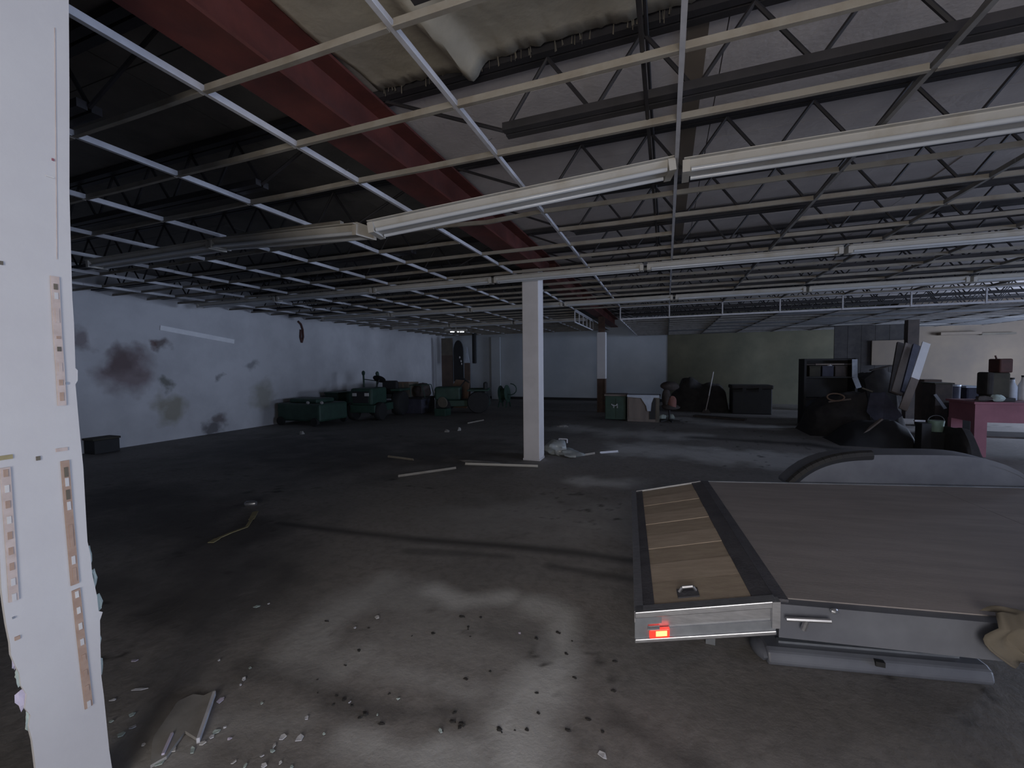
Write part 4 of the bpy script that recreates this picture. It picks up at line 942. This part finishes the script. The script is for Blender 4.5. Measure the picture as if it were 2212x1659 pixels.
a = ony(2025, 719, YB-.5); b_ = ony(2112, 718, YB-.5); c = ony(2190, 718, YB-.5)
tag(MB().box((a.x, YB-.7, a.z-.09), (b_.x, YB-.5, a.z)).build('wall_ledge', 'beige_paint'), 'pale ledge on the beige wall', 'ledge')
tag(MB().box((b_.x+.05, YB-.62, b_.z-.09), (c.x, YB-.5, b_.z-.03)).build('wall_ledge', 'tan'), 'thin dull ledge right of the pale ledge on the beige wall', 'ledge')
# leaning planks
def plank(p0, p1, Y0, Y1, w, th, m, label):
    a = ony(*p0, Y0); b_ = ony(*p1, Y1); return tag(MB().bar(a, b_, w, th, (0, 1, 0)).build('leaning_plank', m), label, 'plank', 'planks leaning together on the right')
plank((1948, 742), (1930, 850), 13.2, 12.4, .20, .05, 'clutter_brown', 'leftmost leaning plank, purplish brown')
plank((1966, 745), (1936, 850), 13.0, 12.2, .22, .05, 'wood_grey', 'grey-brown leaning plank in the middle')
plank((1984, 748), (1958, 850), 12.9, 12.0, .24, .05, 'clutter_blue', 'dark bluish leaning plank behind the white one')
a = ony(2001, 741, 12.0); b_ = ony(1976, 818, 11.6); c = ony(1950, 885, 11.3)
t = thing('white_plank', 'bright white leaning plank with a bare lower end', 'plank', tuple(c), 'planks leaning together on the right')
MB().bar(a, b_, .15, .03, (0, 1, 0)).build('painted_face', 'bright_white', t); MB().bar(b_, c, .15, .03, (0, 1, 0)).build('bare_end', 'wood_grey', t)
u = ony(1998, 748, 11.97); MB().blob(u, (.012, .01, .012), 3, .1, 6, 5).build('nail_hole', 'black', t)
a = ony(1996, 820, 13.3); tag(MB().box((a.x-.0, 13.3, 0), (a.x+.36, 13.7, a.z)).build('upright_crate', 'brown_board', bevel=.02), 'brown upright crate behind the white plank foot', 'crate')
# bench items: dark box, bin, easel bar, bucket
Yq = 11.6
x0, z0, x1, z1 = rc(2021, 830, 2057, 880, Yq)
t = thing('dark_carton', 'dark brown carton left of the grey bin on the right', 'carton', ((x0+x1)/2, Yq+.25, 0)); MB().box((x0, Yq, 0), (x1, Yq+.5, z0)).build('body', 'clutter_brown', t, bevel=.01); MB().box((x0-.02, Yq-.02, z0), (x1+.02, Yq+.52, z0+.03)).build('lid', 'olive_thing', t)
x0, z0, x1, z1 = rc(2060, 832, 2086, 874, Yq); r = (x1-x0)/2
t = thing('grey_bin', 'blue-grey cylindrical bin before the beige wall', 'bin', ((x0+x1)/2, Yq+.2, 0))
MB().lathe(((x0+x1)/2, Yq+.2, 0), [(r*.9, 0), (r*.92, .02), (r*1.02, z0-.03)], 20).build('body', 'clutter_blue', t, smooth=True); MB().lathe(((x0+x1)/2, Yq+.2, z0-.03), [(r*1.06, 0), (r*1.06, .03), (r*.9, .035)], 20).build('rim', 'steel_dull', t)
u = ony(2068, 873, Yq-.1); tag(MB().box((u.x-.12, Yq-.3, 0), (u.x+.12, Yq-.03, u.z-.031)).build('small_crate', 'black', bevel=.008), 'small black crate under the white tin', 'crate'); tag(MB().lathe((u.x, Yq-.12, u.z-.03), [(.07, 0), (.075, .06), (.05, .065)], 12).build('white_tin', 'pale_blue', smooth=True), 'small white tin on a crate before the grey bin', 'tin')
x0, z0, x1, z1 = rc(2088, 838, 2120, 872, Yq+.3)
t = thing('grey_tub', 'pale grey tub right of the grey bin', 'tub', ((x0+x1)/2, Yq+.5, 0)); MB().box((x0, Yq+.3, 0), (x1, Yq+.8, z0)).build('body', 'clutter_blue', t, bevel=.04); MB().box((x0-.02, Yq+.28, z0), (x1+.02, Yq+.82, z0+.04)).build('lid', 'pale_blue', t, bevel=.01)
plank((2019, 852), (2042, 883), 11.3, 11.2, .05, .03, 'steel_dull', 'short grey bar slanting down before the dark carton')
u = onz(2022, 930, 0); zc_ = ony(2022, 913, u.y).z
t = thing('bucket', 'pale green bucket standing low between dark heaps', 'bucket', (u.x, u.y-.6, 0)); yb = 9.75
u = ony(2022, 920, yb); r = .115
MB().lathe((u.x, yb, u.z-.10), [(r*.8, 0), (r, .2), (r*.9, .2)], 18).build('body', 'bucket_green', t, smooth=True)
MB().path([Vector((u.x+r*math.cos(k*math.pi/8), yb, u.z+.10+r*.8*math.sin(k*math.pi/8))) for k in range(9)], .006, 5).build('handle', 'steel_dull', t)
tag(MB().box((u.x-.13, yb-.14, 0), (u.x+.13, yb+.14, u.z-.102)).build('crate', 'black', bevel=.01), 'black crate carrying the pale green bucket', 'crate')
u = ony(1990, 909, 9.7); tag(MB().box((u.x-.08, 9.5, 0), (u.x+.06, 9.72, u.z-.022)).build('small_crate', 'black', bevel=.008), 'small black crate under the pale offcut', 'crate'); tag(MB().bar(u+Vector((-.10, 0, 0)), u+Vector((.05, 0, 0)), .05, .03).build('wood_offcut', 'paper'), 'small pale offcut lying on a black crate by the green bucket', 'offcut')
# pink workbench
Yw = 9.3
a = ony(2107, 868, Yw); ztop = a.z; xl = a.x; xr_ = xl+2.1; zl = ony(2107, 912, Yw).z
t = thing('workbench', 'pinkish red workbench at the right picture edge', 'workbench', (xl+1, Yw+.4, 0))
MB().box((xl-.03, Yw-.03, ztop-.04), (xr_, Yw+.75, ztop)).build('top', 'pink', t, bevel=.006)
MB().box((xl, Yw, zl), (xr_, Yw+.02, ztop-.04)).build('apron', 'pink', t)
MB().box((xl, Yw+.02, zl), (xl+.02, Yw+.7, ztop-.04)).build('apron', 'pink', t)
for xx in (xl, xr_-.16):
    for yy in (Yw, Yw+.62): MB().box((xx, yy, 0), (xx+.16, yy+.1, zl)).build('leg', 'pink', t)
zs_ = ony(2115, 942, Yw).z
MB().box((xl+.16, Yw+.05, zs_-.03), (xr_-.16, Yw+.7, zs_)).build('lower_shelf', 'clutter_brown', t)
# things on the bench
def on_bench(px, dy=0): return ony(px, 868, Yw+.3+dy).x
u = on_bench(2150)
t = thing('bench_machine', 'dark bench machine with a red-brown head on the pink workbench', 'machine', (u, Yw+.35, ztop))
zt = ony(2150, 775, Yw+.3).z; zm = ony(2150, 805, Yw+.3).z; xa = ony(2122, 820, Yw+.3).x; xb = ony(2182, 820, Yw+.3).x
MB().box((xa+.08, Yw+.15, ztop), (xb, Yw+.6, ztop+.06)).build('base', 'black', t, bevel=.01)
MB().box((xb-.30, Yw+.25, ztop+.06), (xb-.02, Yw+.5, zm)).build('column', 'olive_thing', t, bevel=.02)
MB().box((xa, Yw+.18, ztop+.10), (xb-.26, Yw+.46, zm+.01)).build('motor', 'heap_dark', t, bevel=.03)
MB().box((ony(2152, 790, Yw+.3).x, Yw+.22, zm), (xb-.01, Yw+.5, zt)).build('head', 'redbrown', t, bevel=.02)
MB().tube((ony(2153, 790, Yw+.3).x, Yw+.3, zt-.02), (ony(2150, 768, Yw+.3).x, Yw+.3, ony(2150, 768, Yw+.3).z), .012, n=6).build('lever', 'redbrown', t)
u = ony(2157, 862, Yw+.1); t = tag(MB().blob((u.x, Yw+.12, ztop+.06), (.08, .06, .06), 32, .2, 12, 8, ztop).build('crumpled_rag', 'paper_torn', smooth=True), 'pale crumpled rag on the front of the pink workbench', 'rag')
u = ony(2124, 863, Yw+.05); tag(MB().blob((u.x, Yw+.06, ztop+.05), (.11, .06, .05), 34, .2, 14, 8, ztop).build('glove_heap', 'clutter_brown', smooth=True), 'dark rag heap on the left end of the pink workbench', 'rag')
for k, (px, h_, m_, lb) in enumerate(((2186, .36, 'pale_blue', 'pale blue jug on the pink workbench right of the machine'), (2210, .40, 'pale', 'white bottle on the pink workbench at the picture edge'))):
    u = ony(px, 850, Yw+.5); t = thing('bottle', lb, 'bottle', (u.x, Yw+.5, ztop))
    MB().lathe((u.x, Yw+.5, ztop), [(.06, 0), (.063, .01), (.063, h_*.65), (.03, h_*.85), (.025, h_)], 14).build('body', m_, t, smooth=True); MB().lathe((u.x, Yw+.5, ztop+h_), [(.028, 0), (.028, .03)], 10).build('cap', 'black', t)
for o_ in bpy.data.objects:
    if '_o' in o_: del o_['_o']
